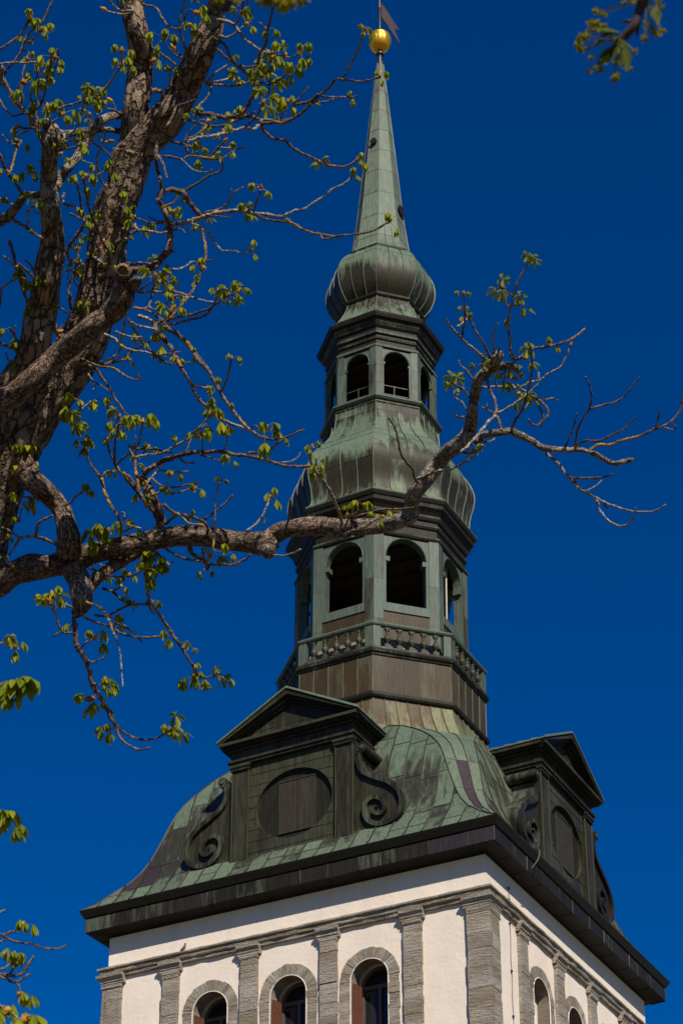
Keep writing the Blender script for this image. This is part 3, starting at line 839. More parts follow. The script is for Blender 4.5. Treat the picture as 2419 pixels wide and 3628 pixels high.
mb = MB(); sm = MB(); sheets(mb, sm, NK, 3, [], (.014, .028)); nk = mb.build('neck_roof', 'copper', T, True); sm.build('standing_seam', ['seam', 'lineseam'], nk)
mb = MB(); mould(mb, [(1.46, 49.38), (1.53, 49.41), (1.57, 49.46, .3), (1.57, 49.53, .3), (1.52, 49.57), (1.45, 49.58)], .15); mb.build('neck_moulding', 'dark', T)
ON = [(49.54, 1.50, .05), (49.66, 1.60, .05), (49.8, 1.71, .08), (49.95, 1.79, .12), (50.15, 1.865, .2), (50.4, 1.915, .35), (50.65, 1.925, .5), (50.9, 1.89, .65), (51.1, 1.83, .8), (51.3, 1.735, .9), (51.5, 1.60, .95), (51.65, 1.46, .95), (51.78, 1.29, .95)]
mb = MB(); sm = MB(); sheets(mb, sm, ON, 3, [51.2], (.014, .03), jpat=.6)
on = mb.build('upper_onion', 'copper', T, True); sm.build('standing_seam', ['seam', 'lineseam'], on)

# --- spire, ball and vane
SPR = [(51.88, 1.30, .7), (51.98, 1.20, .75), (52.2, 1.10, .8), (52.5, 1.035, .9), (53.0, .965, .95), (54.0, .84, .9), (55.0, .745, .9), (56.0, .655, .85), (57.0, .56, .8), (58.0, .465, .7), (59.0, .37, .5), (60.0, .275, .35), (61.0, .18, .4), (61.62, .125, .6)]
mb = MB(); sm = MB(); sheets(mb, sm, SPR, 1, [52.55, 53.6, 54.75, 55.85, 56.9, 57.95, 59.0, 60.05], (.012, .02), jpat=.2)
sheets(MB(), sm, SPR[:5], 3, [], (.012, .022))
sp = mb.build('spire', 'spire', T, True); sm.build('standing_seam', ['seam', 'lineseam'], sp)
mb = MB(); mould(mb, [(1.24, 51.76), (1.31, 51.77), (1.33, 51.80), (1.33, 51.88, .5), (1.29, 51.91)], .3); mb.build('spire_base_moulding', 'dark', T)
for k, z, rr, th in ((0, 57.3, .13, .13), (2, 54.15, .22, .10)):
    fn = face(k, pol(SPR, z)[0]*CO8); mb = MB(); rg = []
    for d, q in ((-.05, .7), (th*.5, .7), (th*.5, 1.0), (th, 1.0)): rg.append([Vector(fn(q*rr*math.cos(2*math.pi*i/16)+.02, d, z+q*rr*math.sin(2*math.pi*i/16))) for i in range(16)])
    mb.rings(rg, True, True, True, .2); mb.build('roof_vent', 'dark', sp)
mb = MB(); lathe(mb, (0, 0, 0), [(.14, 61.55), (.15, 61.62), (.13, 61.66), (.085, 61.70), (.08, 62.0), (.09, 62.02), (.15, 62.05), (.155, 62.1), (.12, 62.14), (.075, 62.16), (.06, 62.6), (.06, 64.4), (.075, 64.42), (.075, 64.47), (.045, 64.5), (.04, 66.2), (.02, 66.6)], 14)
fi = mb.build('finial_rod', 'iron', T, True)
mb = MB(); rg = []; nb = 60
for j in range(25):
    t = math.pi*j/24; z = 62.73-.47*math.cos(t); r0 = .432*math.sin(t)
    rr = []
    for i in range(nb):
        q = r0
        if 2 < j < 14: q *= 1-.03*(abs(math.sin(9*math.pi*i/nb))**.5 < .45)
        if j in (15, 16): q *= 1.02+.02*(i % 3 == 0)
        if j in (14, 17): q *= .96
        rr.append(Vector((q*math.cos(2*math.pi*i/nb), q*math.sin(2*math.pi*i/nb), z)))
    rg.append(rr)
mb.rings(rg, True, True, True); mb.build('gilded_ball', 'gold', T, True, ang=25)
# swallow-tailed vane with pierced slots, swung towards the street
vd = Vector((math.sin(R(30)), math.cos(R(30)), 0)); vl = Vector((vd.x*CA+vd.y*SA, -vd.x*SA+vd.y*CA, 0))
def vf(x, d, z):
    p = vl*x + Vector((-vl.y, vl.x, 0))*d; return (p.x, p.y, z)
mb = MB()
mb.prism(vf, [(.04, 64.12), (.62, 64.09), (.62, 64.80), (.04, 64.84)], -.01, .01)
mb.prism(vf, [(.62, 64.09), (1.55, 64.0), (1.1, 64.42), (.62, 64.44)], -.01, .01)
mb.prism(vf, [(.62, 64.44), (1.1, 64.42), (1.50, 64.70), (.62, 64.80)], -.01, .01)
for z0, z1 in ((64.11, 64.08), (64.83, 64.80)): mb.box(vf, (.03, .64), (-.018, .018), (z0-.02, z0+.015))
for x in (.05, .34, .62): mb.box(vf, (x-.012, x+.012), (-.018, .018), (64.1, 64.82))
mb.build('weather_vane', 'ironred', T)

# ------------------------------------------------------------------ traced wood: pixel polylines with half widths, given real distances below
WOOD = [
 ('t',15.4,15.6,[(-150,2130,125),(-70,1850,115),(20,1640,102),(70,1545,97),(150,1425,92),(225,1320,88),(270,1245,82),(314,1165,78),(344,1040,66),(358,978,66),(377,921,66),(378,864,68),(388,800,74),(410,728,70),(438,672,62),(452,615,64),(468,545,66)]),
 ('t',15.6,15.9,[(462,560,58),(474,500,48),(475,459,45),(482,383,42),(492,306,43),(501,230,42),(496,153,41),(478,76,39),(471,19,38),(466,-70,36),(455,-200,32)]),
 ('t',15.6,15.5,[(466,565,60),(520,490,60),(575,440,60),(609,400,58),(636,345,56),(661,298,52),(698,218,46),(738,126,43),(762,57,34),(772,0,30),(785,-90,26),(800,-220,20)]),
 ('t',15.3,15,[(-40,1585,70),(35,1400,62),(110,1287,57),(128,1210,55),(140,1134,55),(158,1057,50),(163,1020,48),(172,960,49),(188,880,46),(186,800,38),(183,768,34),(175,700,33),(175,640,31),(175,596,29),(180,517,27),(184,470,30),(168,440,20),(160,432,10)]),
 ('t',15.7,15.1,[(445,405,16),(420,410,14),(383,417,14),(345,442,15),(310,492,16),(290,530,17),(268,565,17),(236,600,17),(215,630,19),(192,665,22)]),
 ('t',15.1,15.8,[(180,470,14),(215,475,13),(255,473,11),(290,463,10),(330,462,9),(380,460,9),(440,466,10)]),
 ('t',15.1,15.2,[(180,680,18),(130,692,12),(88,690,11),(75,712,14),(50,745,14),(25,770,16),(-30,800,20)]),
 ('c',14.9,14.4,[(-120,1500,52),(-50,1440,48),(50,1400,40),(115,1344,39),(180,1287,38),(237,1232,38),(300,1180,37),(344,1145,36),(385,1118,37),(413,1090,38),(432,1060,38),(441,1020,36),(441,985,34),(438,958,26)]),
 ('c',14.4,14.2,[(440,968,14),(465,960,13),(505,955,12),(541,947,13),(556,935,13),(572,915,12),(590,895,13),(601,880,13),(604,826,11),(598,790,10),(591,769,9),(582,745,9),(572,728,9),(560,708,8)]),
 ('c',14.4,14.5,[(565,716,7),(562,695,7),(573,677,7),(568,645,6),(566,626,6),(558,600,6),(554,570,6),(553,545,6),(557,517,6),(575,480,5),(592,448,5),(610,415,4),(626,379,4),(655,367,3),(692,352,2)]),
 ('c',14.5,14.2,[(452,1030,22),(470,1012,21),(484,998,19),(492,990,10)]),
 ('h',15.2,15,[(70,1640,46),(96,1672,42),(118,1704,40),(150,1730,38),(184,1762,36),(218,1808,33),(237,1864,36),(247,1910,42),(245,1965,46)]),
 ('h',15.4,14,[(-190,2160,75),(-100,2110,62),(0,2065,46),(50,2030,42),(95,2015,47),(126,2008,48),(160,2008,40),(191,2003,38),(268,1982,42),(344,1957,37),(421,1938,36),(497,1922,36),(574,1906,37),(657,1898,35),(734,1902,37),(810,1913,36),(877,1921,36),(925,1925,42),(950,1928,40),(960,1905,34),(1000,1880,32),(1050,1869,30),(1095,1864,32),(1139,1864,33),(1206,1873,34),(1273,1869,31),(1320,1866,29),(1362,1860,30),(1400,1850,28),(1432,1840,28),(1455,1822,29),(1457,1785,27),(1468,1748,27),(1505,1699,29),(1545,1650,29),(1577,1610,27),(1617,1578,26),(1650,1551,26),(1664,1515,22),(1672,1483,21),(1674,1450,18),(1676,1430,19),(1684,1390,20),(1690,1355,20),(1712,1328,20),(1734,1310,19),(1748,1290,18),(1760,1270,17),(1768,1252,15)]),
 ('h',14.2,14.1,[(940,1930,34),(948,1948,30),(950,1958,18)]),
 ('h',14.05,14.1,[(1755,1290,14),(1775,1297,14),(1800,1296,13),(1822,1302,12),(1836,1315,10),(1842,1325,6)]),
 ('h',14,13.2,[(1680,1565,14),(1705,1545,13),(1734,1537,13),(1775,1532,13),(1811,1528,13),(1830,1537,13),(1852,1547,12),(1878,1560,11),(1899,1573,11),(1920,1585,12),(1940,1590,11),(1998,1594,9),(2057,1594,8),(2080,1600,8),(2104,1608,9),(2139,1627,9),(2160,1638,9),(2180,1643,9),(2200,1637,8),(2221,1633,8),(2240,1628,6)]),
 ('h',15,14.8,[(245,2000,42),(272,2040,40),(288,2085,41),(293,2130,37),(285,2160,24),(270,2180,12)]),
 ('h',14.9,15.3,[(290,2110,22),(325,2079,18),(345,2050,20),(375,2025,21),(405,2002,22),(450,1981,18),(500,1960,14),(560,1930,10)]),
 ('h',15.1,15.3,[(560,1880,18),(570,1850,17),(560,1815,20),(545,1780,20),(530,1745,20),(520,1715,16),(500,1690,13)]),
 ('h',15.3,15.3,[(525,1742,12),(505,1700,8),(520,1672,9),(545,1652,8),(575,1635,8),(615,1625,7)]),
]
TWIG = [
 ('t',[(0,176),(34,153),(69,126),(92,92),(105,65)],5,4,'e',0,None),
 ('t',[(8,302),(8,279),(23,253),(50,222),(73,188),(84,157),(96,130),(126,96),(157,69),(172,34),(188,0),(195,-23)],6,4,'m',0,None),
 ('t',[(92,151),(115,144),(134,122),(145,107)],4,3,'e',0,None),
 ('t',[(0,230),(23,224),(50,222),(92,224),(122,220),(153,230),(172,218),(191,203)],5,4,'e',0,None),
 ('t',[(130,387),(149,364),(161,329),(165,295),(184,272),(195,241),(207,207),(207,165)],5,3,'eb',0,None),
 ('t',[(132,432),(126,387),(111,356),(111,329),(119,299),(134,268),(132,253)],6,3,'',0,None),
 ('t',[(145,364),(140,333),(138,299),(142,268),(161,260)],4,3,'e',0,None),
 ('t',[(69,367),(77,329),(82,291),(82,260),(92,222),(103,184)],4,3,'m',0,None),
 ('t',[(54,344),(61,318),(77,287)],3,3,'e',0,None),
 ('t',[(0,249),(11,283),(31,314),(50,352),(69,375),(92,398),(111,421),(126,452),(138,478),(149,501)],10,7,'m',0,None),
 ('t',[(126,383),(132,417),(132,452),(145,482),(153,513)],7,6,'m',0,None),
 ('t',[(0,352),(15,379),(42,408),(57,411)],4,4,'',0,None),
 ('t',[(92,455),(65,448),(48,463),(55,486),(77,471),(100,463)],5,4,'m',0,None),
 ('t',[(8,478),(23,498),(46,509),(69,509)],4,3,'b',0,None),
 ('t',[(77,498),(65,520),(54,551),(42,597),(31,612)],5,5,'',0,None),
 ('t',[(0,546),(15,584),(31,619),(54,645),(73,676),(82,699)],6,7,'',0,None),
 ('t',[(31,615),(46,584),(54,546),(67,511)],5,4,'',0,None),
 ('t',[(0,703),(23,714),(50,726)],6,5,'m',0,None),
 ('t',[(0,764),(38,753),(69,745)],5,4,'',0,None),
 ('t',[(42,776),(69,791),(96,806),(119,825),(149,844)],8,6,'m',0,None),
 ('t',[(96,806),(100,776),(103,745),(126,726)],5,5,'e',0,None),
 ('t',[(149,760),(130,753),(115,745)],4,3,'',0,None),
 ('t',[(142,619),(119,611)],4,3,'e',0,None),
 ('t',[(153,570),(134,570),(126,564)],3,2,'',0,None),
 ('t',[(184,436),(207,417),(222,406)],4,3,'e',0,None),
 ('t',[(180,440),(176,413),(168,387)],4,3,'e',0,None),
 ('t',[(203,390),(230,377),(268,367),(291,356),(302,341),(318,333)],5,4,'e',0,None),
 ('t',[(230,494),(245,478),(268,459),(283,425),(293,387),(300,352)],5,4,'',0,None),
 ('t',[(302,367),(329,348),(356,333),(379,306),(398,279),(413,253),(432,237)],6,4,'e',0,None),
 ('t',[(440,413),(406,390),(375,383),(360,367),(348,356)],5,3,'e',0,None),
 ('t',[(409,398),(408,375),(400,364)],4,3,'b',0,None),
 ('t',[(402,597),(394,555),(364,528),(337,509),(325,482),(323,452),(329,413),(318,404)],5,3,'',0,None),
 ('t',[(379,668),(360,642),(348,596),(344,557),(360,519),(373,477),(346,404)],5,4,'',0,None),
 ('t',[(344,478),(360,501),(383,501)],5,4,'b',0,None),
 ('t',[(352,619),(325,624),(306,626)],4,4,'e',0,None),
 ('t',[(352,619),(367,607),(381,598)],4,2,'',0,None),
 ('t',[(295,569),(329,580)],3,2,'',0,None),
 ('t',[(207,501),(245,501),(268,498)],4,3,'e',0,None),
 ('t',[(184,540),(214,532),(268,520)],4,4,'m',0,None),
 ('t',[(199,555),(214,547)],5,3,'',0,None),
 ('t',[(432,50),(402,46),(379,38)],4,4,'b',0,None),
 ('t',[(432,38),(406,23),(390,0),(383,-19)],5,4,'',0,None),
 ('t',[(429,31),(419,8),(417,-11)],4,3,'',0,None),
 ('t',[(434,214),(432,184)],5,2,'',0,None),
 ('t',[(511,218),(543,214)],3,3,'e',0,None),
 ('t',[(506,17),(552,26),(575,63),(598,92),(632,103),(666,89)],5,4,'ab',0,None),
 ('t',[(695,106),(666,86),(655,63),(672,34),(695,46)],5,3,'e',0,None),
 ('t',[(661,178),(646,132),(638,92),(641,52),(655,6),(661,-17)],6,4,'e',0,None),
 ('t',[(652,215),(661,178),(689,149)],5,4,'',0,None),
 ('t',[(655,212),(615,189),(592,161),(580,138)],4,3,'e',0,None),
 ('t',[(655,212),(638,195),(621,178)],4,4,'b',0,None),
 ('t',[(629,264),(623,230),(586,201),(557,178),(523,161)],5,5,'',0,None),
 ('t',[(609,333),(603,287),(603,247)],5,3,'',0,None),
 ('t',[(523,362),(534,327),(557,321),(586,333)],8,9,'',0,None),
 ('t',[(776,126),(810,132),(844,109),(873,86)],5,4,'e',0,None),
 ('t',[(798,75),(827,86),(844,109),(867,138),(902,164),(930,181),(959,189)],7,5,'e',0,None),
 ('t',[(839,80),(856,46),(862,0)],4,4,'m',0,None),
 ('t',[(873,52),(876,17),(882,-11)],4,3,'',0,None),
 ('t',[(913,227),(922,189),(942,155),(948,109),(959,69),(965,34),(982,0),(988,-23)],7,4,'m',0,None),
 ('t',[(919,80),(945,103)],3,3,'a',0,None),
 ('t',[(776,178),(798,201),(833,224),(867,238),(902,235),(936,227),(959,212)],5,4,'e',0,None),
 ('t',[(959,212),(988,195),(1028,204),(1063,187)],4,3,'em',0,None),
 ('t',[(793,155),(810,189),(821,212),(850,241),(879,264),(902,281)],6,5,'',0,None),
 ('t',[(735,287),(781,287),(816,276)],5,4,'e',0,None),
 ('t',[(730,298),(776,301),(821,304),(867,296),(902,284),(925,270)],5,4,'em',0,None),
 ('t',[(730,304),(747,276),(770,253),(804,230)],5,4,'',0,None),
 ('t',[(747,321),(730,350),(707,373),(689,396)],5,5,'',0,None),
 ('t',[(913,298),(936,316),(971,344),(994,373),(1005,390)],5,5,'e',0,None),
 ('t',[(925,293),(953,298),(994,281),(1011,264),(1028,253)],5,4,'e',0,None),
 ('t',[(953,327),(953,298),(959,264),(942,247)],4,3,'e',0,None),
 ('t',[(689,396),(741,405),(787,416),(833,413),(867,396),(890,350),(908,298)],9,6,'m',0,None),
 ('t',[(844,416),(879,410),(913,422),(959,425),(988,430),(1034,422)],7,6,'',0,None),
 ('t',[(925,439),(971,433),(1005,436),(1040,419),(1074,396),(1103,367),(1131,339),(1166,310),(1189,281),(1206,281)],7,5,'m',0,None),
 ('t',[(919,442),(896,459),(867,453),(821,465),(781,476),(741,482),(695,488),(661,505)],7,6,'mm',0,None),
 ('t',[(867,453),(896,425),(919,396),(933,367)],5,5,'e',0,None),
 ('t',[(994,430),(999,402),(1017,379),(1022,362)],4,4,'e',0,None),
 ('t',[(1040,373),(1068,367),(1103,356),(1126,333)],6,6,'',0,None),
 ('t',[(1040,367),(1068,339),(1094,307)],4,3,'',0,None),
 ('t',[(1108,356),(1143,362),(1183,350)],4,3,'',0,None),
 ('t',[(1137,339),(1177,344),(1212,344),(1240,344),(1272,339)],4,3,'m',0,None),
 ('t',[(1212,281),(1232,247),(1252,207),(1269,172),(1281,138),(1289,109)],5,4,'e',0,None),
 ('t',[(1206,281),(1240,284),(1275,290),(1309,284),(1344,273)],5,4,'e',0,None),
 ('t',[(925,448),(942,471),(971,491),(1011,499),(1034,522),(1074,545),(1114,563),(1143,580),(1177,588),(1218,591),(1246,580),(1269,563)],7,5,'emm',0,None),
 ('t',[(649,419),(684,430),(730,445),(758,448),(804,442),(844,425),(902,396)],6,4,'m',0,None),
 ('t',[(661,482),(684,453),(712,425),(735,430)],4,3,'',0,None),
 ('t',[(655,494),(689,482),(730,453)],4,4,'',0,None),
 ('t',[(603,499),(638,508),(672,519),(695,522)],6,5,'e',0,None),
 ('t',[(661,517),(666,545),(701,551),(741,563),(770,528),(793,505)],6,4,'b',0,None),
 ('t',[(770,522),(810,525)],4,3,'',0,None),
 ('t',[(563,554),(603,554),(644,565),(672,551),(718,557),(764,563),(793,557),(821,540),(867,517)],6,3,'',0,None),
 ('t',[(644,565),(666,585),(689,603),(730,611),(750,600)],4,3,'',0,None),
 ('t',[(787,563),(790,591),(781,608),(741,623),(712,643),(684,660),(652,677)],4,6,'',0,None),
 ('t',[(563,554),(580,585),(589,620),(592,631)],6,5,'',0,None),
 ('c',[(569,712),(575,683),(609,672),(638,680),(666,706),(689,740),(718,772)],9,9,'',0,None),
 ('c',[(586,729),(615,718),(632,695)],5,4,'',0,None),
 ('c',[(603,798),(638,792),(684,781),(730,766),(787,752),(839,746),(896,755),(948,761),(999,769)],9,6,'m',0,None),
 ('c',[(712,769),(741,749),(776,743),(804,723),(821,695),(827,683),(862,663)],6,3,'',0,None),
 ('c',[(827,683),(819,666)],3,2,'',0,None),
 ('c',[(730,763),(776,766),(827,772)],4,2,'',0,None),
 ('c',[(899,752),(908,718),(922,683),(925,666)],4,4,'e',0,None),
 ('c',[(999,772),(1017,758),(1045,746),(1080,740),(1114,715),(1149,695),(1183,666),(1218,651),(1252,620)],6,4,'e',0,None),
 ('c',[(908,761),(948,778),(994,784),(1034,789),(1074,812),(1114,827),(1154,832),(1183,838),(1212,835)],5,5,'m',0,None),
 ('c',[(1137,838),(1149,848),(1172,844),(1200,835),(1240,832),(1286,827),(1327,815),(1355,798),(1378,786)],4,4,'e',0,None),
 ('c',[(615,815),(644,812),(658,829)],4,3,'',0,None),
 ('c',[(679,792),(706,800),(729,815),(752,842),(767,868),(790,888),(828,889),(859,897),(888,889)],5,4,'a',0,None),
 ('c',[(717,807),(723,842),(729,872),(729,914),(717,945),(710,968),(702,999),(679,1037),(656,1067),(629,1098),(599,1129)],6,6,'mm',0,None),
 ('c',[(729,926),(750,920)],4,3,'',0,None),
 ('c',[(606,888),(618,891)],8,6,'',0,None),
 ('c',[(407,815),(438,811),(476,805),(495,815),(530,819),(564,826),(595,822)],6,5,'m',0,None),
 ('t',[(400,872),(423,853),(450,834),(480,819),(515,811),(545,792),(580,792)],8,5,'m',0,None),
 ('t',[(430,777),(472,771),(503,780),(530,790),(549,792)],5,4,'m',0,None),
 ('c',[(526,765),(549,780),(580,784)],3,3,'a',0,None),
 ('c',[(595,784),(614,754)],3,3,'e',0,None),
 ('t',[(297,630),(302,672),(314,726),(329,776),(352,825),(367,860),(387,887),(406,860),(440,841)],6,6,'a',0,None),
 ('t',[(274,645),(283,691),(291,737),(302,768),(325,776)],5,5,'a',0,None),
 ('t',[(230,684),(222,710),(237,726),(264,730),(283,753),(299,772)],6,6,'a',0,None),
 ('t',[(249,756),(276,770),(299,783)],5,4,'',0,None),
 ('t',[(341,783),(367,764),(406,741),(432,718)],5,5,'e',0,None),
 ('t',[(390,890),(402,829),(421,776),(432,730)],6,5,'',0,None),
 ('t',[(329,829),(344,871),(356,883)],6,4,'',0,None),
 ('t',[(337,913),(360,929),(387,948),(406,913),(425,871),(448,844)],6,5,'m',0,None),
 ('t',[(237,890),(245,917),(276,932),(302,940)],6,5,'m',0,None),
 ('t',[(295,802),(276,833),(249,867),(237,898)],8,6,'mm',0,None),
 ('t',[(283,875),(276,929),(260,978),(245,1020),(249,1074),(256,1097)],6,7,'m',0,None),
 ('t',[(264,994),(283,1028)],4,3,'',0,None),
 ('t',[(260,883),(283,879)],4,3,'m',0,None),
 ('t',[(230,959),(268,957)],4,3,'',0,None),
 ('t',[(245,929),(247,959),(241,990)],4,3,'',0,None),
 ('t',[(34,852),(48,898),(57,944),(69,982),(80,1017),(92,1055),(103,1089)],7,7,'am',0,None),
 ('t',[(100,1077),(119,1100),(145,1119),(172,1138),(191,1149),(199,1172),(218,1191),(237,1199)],8,10,'',0,None),
 ('t',[(15,906),(38,929),(57,944)],5,5,'a',0,None),
 ('t',[(65,932),(92,955),(115,978),(142,998)],5,6,'a',0,None),
 ('t',[(88,921),(111,940),(126,971),(142,990)],4,4,'a',0,None),
 ('t',[(77,982),(103,998),(138,1017)],5,5,'m',0,None),
 ('t',[(0,1089),(4,1051),(11,1017)],5,4,'e',0,None),
 ('t',[(188,1038),(191,1065),(207,1084),(230,1103),(256,1119)],6,5,'m',0,None),
 ('t',[(249,1038),(253,1084),(260,1107)],6,5,'b',0,None),
 ('t',[(245,1138),(272,1130),(291,1119)],4,4,'be',0,None),
 ('t',[(222,1149),(210,1172),(203,1184)],4,3,'b',0,None),
 ('t',[(34,1161),(50,1180),(61,1207),(77,1214)],5,5,'a',0,None),
 ('t',[(57,1153),(50,1168)],3,3,'a',0,None),
 ('t',[(0,1216),(31,1228),(65,1243),(77,1245)],7,7,'m',0,None),
 ('t',[(23,1249),(31,1276),(57,1299)],4,5,'',0,None),
 ('t',[(0,1341),(23,1325),(54,1310)],8,8,'a',0,None),
 ('t',[(96,1226),(96,1253),(107,1276)],5,4,'',0,None),
 ('c',[(438,926),(465,937),(499,933),(541,937)],7,6,'',0,None),
 ('c',[(610,956),(641,951),(664,939),(685,926)],5,3,'b',0,None),
 ('t',[(495,1037),(534,1031),(568,1035),(603,1029),(633,1037),(668,1048),(694,1058),(725,1067),(756,1071)],6,4,'',0,None),
 ('c',[(534,1029),(557,1006),(576,983),(587,968)],5,4,'e',0,None),
 ('c',[(545,1025),(568,1014),(587,995)],4,3,'e',0,None),
 ('c',[(499,1025),(518,1010),(536,993)],5,3,'',0,None),
 ('c',[(541,1029),(545,1002),(549,983)],4,3,'e',0,None),
 ('c',[(476,1090),(511,1094),(530,1079),(538,1044),(541,1029)],6,4,'',0,None),
 ('c',[(511,1098),(534,1106),(553,1117),(572,1132),(599,1125),(626,1102),(664,1052),(683,1029)],6,5,'',0,None),
 ('c',[(530,1087),(549,1096),(568,1092)],4,3,'a',0,None),
 ('c',[(557,1113),(576,1094),(595,1067),(618,1056)],5,3,'em',0,None),
 ('c',[(595,1129),(606,1106)],4,3,'e',0,None),
 ('c',[(580,1140),(618,1127),(649,1119),(679,1115),(710,1104),(740,1094),(767,1077),(790,1060),(809,1046)],7,4,'e',0,None),
 ('c',[(821,1044),(844,1033)],3,3,'e',0,None),
 ('c',[(583,1142),(614,1148),(645,1140),(679,1132),(710,1125),(737,1109),(756,1083),(771,1041)],6,4,'e',0,None),
 ('c',[(488,1119),(515,1127),(541,1140),(564,1146)],8,8,'',0,None),
 ('c',[(549,1140),(553,1167),(568,1190),(591,1213),(610,1232),(618,1259),(633,1282),(641,1301)],9,7,'m',0,None),
 ('c',[(580,1152),(603,1167),(626,1182),(652,1205),(675,1232),(698,1259),(714,1282),(733,1301)],9,8,'m',0,None),
 ('c',[(457,1140),(492,1155),(522,1161),(549,1167)],6,5,'ab',0,None),
 ('c',[(461,1129),(472,1159),(492,1190),(515,1224),(545,1251),(568,1270),(595,1286),(633,1289),(673,1284)],6,4,'',0,None),
 ('c',[(396,1194),(419,1213),(442,1232),(476,1243),(503,1245),(534,1251),(557,1257),(595,1255),(639,1247)],6,4,'',0,None),
 ('t',[(358,1289),(396,1282),(434,1272),(461,1251),(492,1232),(518,1217),(553,1205)],7,4,'e',0,None),
 ('t',[(358,1286),(384,1274),(407,1263),(427,1236),(432,1190),(442,1152),(446,1113)],6,5,'b',0,None),
 ('t',[(400,1286),(438,1274),(459,1278)],5,4,'a',0,None),
 ('t',[(407,1175),(438,1186),(469,1194),(501,1194)],5,4,'',0,None),
 ('c',[(611,1250),(627,1276),(652,1321),(678,1362),(693,1398),(718,1429),(749,1454),(785,1485),(831,1505),(877,1520)],8,7,'',0,None),
 ('c',[(688,1250),(703,1276),(734,1306),(759,1347),(780,1388),(810,1434),(841,1474),(866,1505),(902,1536),(948,1556)],8,7,'m',0,None),
 ('c',[(678,1362),(708,1372),(734,1375)],5,4,'e',0,None),
 ('c',[(780,1390),(795,1367),(810,1321),(820,1270)],5,4,'a',0,None),
 ('c',[(902,1536),(938,1554),(973,1556),(1009,1551),(1035,1541),(1055,1531),(1078,1523)],6,4,'m',0,None),
 ('c',[(877,1607),(922,1599),(963,1587),(989,1566),(1009,1556)],6,5,'',0,None),
 ('c',[(900,1507),(916,1515),(935,1520)],3,3,'E',0,None),
 ('t',[(344,1295),(367,1299),(406,1306),(429,1321),(455,1337),(490,1348),(496,1337),(482,1316)],6,3,'',0,None),
 ('t',[(337,1306),(360,1337),(387,1371),(406,1409),(429,1440),(444,1463),(463,1478)],7,4,'',0,None),
 ('t',[(314,1325),(333,1352),(356,1364),(383,1383)],5,3,'',0,None),
 ('t',[(337,1356),(337,1375),(329,1383)],4,4,'',0,None),
 ('t',[(210,1478),(245,1473),(276,1459),(302,1440),(325,1419)],6,3,'',0,None),
 ('t',[(214,1488),(237,1496),(251,1498)],4,3,'e',0,None),
 ('t',[(268,1417),(291,1418)],3,2,'',0,None),
 ('t',[(250,1400),(256,1412)],4,4,'e',0,None),
 ('h',[(484,1719),(458,1689),(428,1673),(412,1653),(402,1628),(387,1597),(382,1566),(392,1531),(389,1480),(379,1429)],8,4,'em',0,None),
 ('h',[(407,1643),(407,1602),(410,1556),(417,1536),(422,1505),(443,1500)],6,5,'emm',0,None),
 ('h',[(397,1536),(407,1505),(422,1480)],4,4,'e',0,None),
 ('h',[(412,1648),(433,1628),(458,1607),(468,1592)],5,4,'b',0,None),
 ('h',[(473,1617),(484,1597),(496,1556),(504,1515),(507,1495)],6,4,'e',0,None),
 ('h',[(479,1587),(481,1543)],4,3,'',0,None),
 ('h',[(458,1577),(468,1607),(479,1628)],5,5,'a',0,None),
 ('h',[(356,1689),(377,1673),(412,1671)],7,6,'',0,None),
 ('h',[(356,1689),(331,1658),(315,1628),(305,1587),(300,1577)],7,4,'m',0,None),
 ('h',[(302,1582),(296,1572)],4,3,'e',0,None),
 ('h',[(361,1699),(371,1740),(392,1786),(417,1827),(440,1883)],8,6,'',0,None),
 ('h',[(438,1673),(453,1704),(479,1730),(504,1765),(530,1796),(545,1811)],8,8,'m',0,None),
 ('h',[(479,1638),(484,1679),(494,1730),(514,1781)],7,7,'b',0,None),
 ('h',[(509,1673),(545,1653),(581,1630),(621,1617),(657,1607),(698,1602),(734,1602),(759,1599),(795,1602),(836,1612),(871,1615),(912,1622),(953,1633),(984,1643),(1024,1653),(1065,1653),(1098,1651)],9,5,'',0,None),
 ('h',[(484,1592),(519,1589),(560,1594),(606,1602)],6,6,'m',0,None),
 ('h',[(479,1622),(514,1612),(555,1610),(591,1597),(627,1577),(657,1561),(683,1546),(703,1520),(734,1485),(749,1469)],6,5,'e',0,None),
 ('h',[(524,1587),(504,1612),(489,1628)],4,4,'',0,None),
 ('h',[(657,1607),(678,1556),(703,1526),(729,1500)],5,4,'m',0,None),
 ('h',[(718,1602),(718,1577),(716,1541)],4,3,'e',0,None),
 ('h',[(790,1599),(803,1566),(807,1528)],5,3,'ab',0,None),
 ('h',[(713,1612),(749,1622),(780,1633),(808,1627)],5,3,'',0,None),
 ('h',[(642,1628),(657,1640),(690,1639)],4,4,'',0,None),
 ('h',[(581,1633),(555,1673),(530,1699),(509,1735)],5,5,'m',0,None),
 ('h',[(560,1666),(601,1671),(670,1671)],5,4,'',0,None),
 ('h',[(535,1689),(560,1714),(586,1730)],5,5,'',0,None),
 ('h',[(565,1745),(596,1730),(632,1724),(683,1714)],6,4,'bm',0,None),
 ('h',[(591,1724),(593,1704),(606,1684)],4,3,'a',0,None),
 ('h',[(591,1750),(632,1745),(667,1735),(688,1735)],5,4,'em',0,None),
 ('h',[(989,1640),(1030,1635),(1055,1622),(1065,1602)],4,3,'',0,None),
 ('h',[(581,1786),(616,1816),(657,1827),(698,1837),(734,1862)],8,6,'m',0,None),
 ('h',[(586,1857),(616,1832),(637,1821)],6,6,'',0,None),
 ('h',[(698,1860),(729,1837),(759,1816),(790,1791),(826,1753)],6,4,'',0,None),
 ('h',[(762,1857),(762,1791),(769,1740),(780,1704)],6,3,'',0,None),
 ('h',[(627,1816),(667,1852),(703,1857)],5,4,'b',0,None),
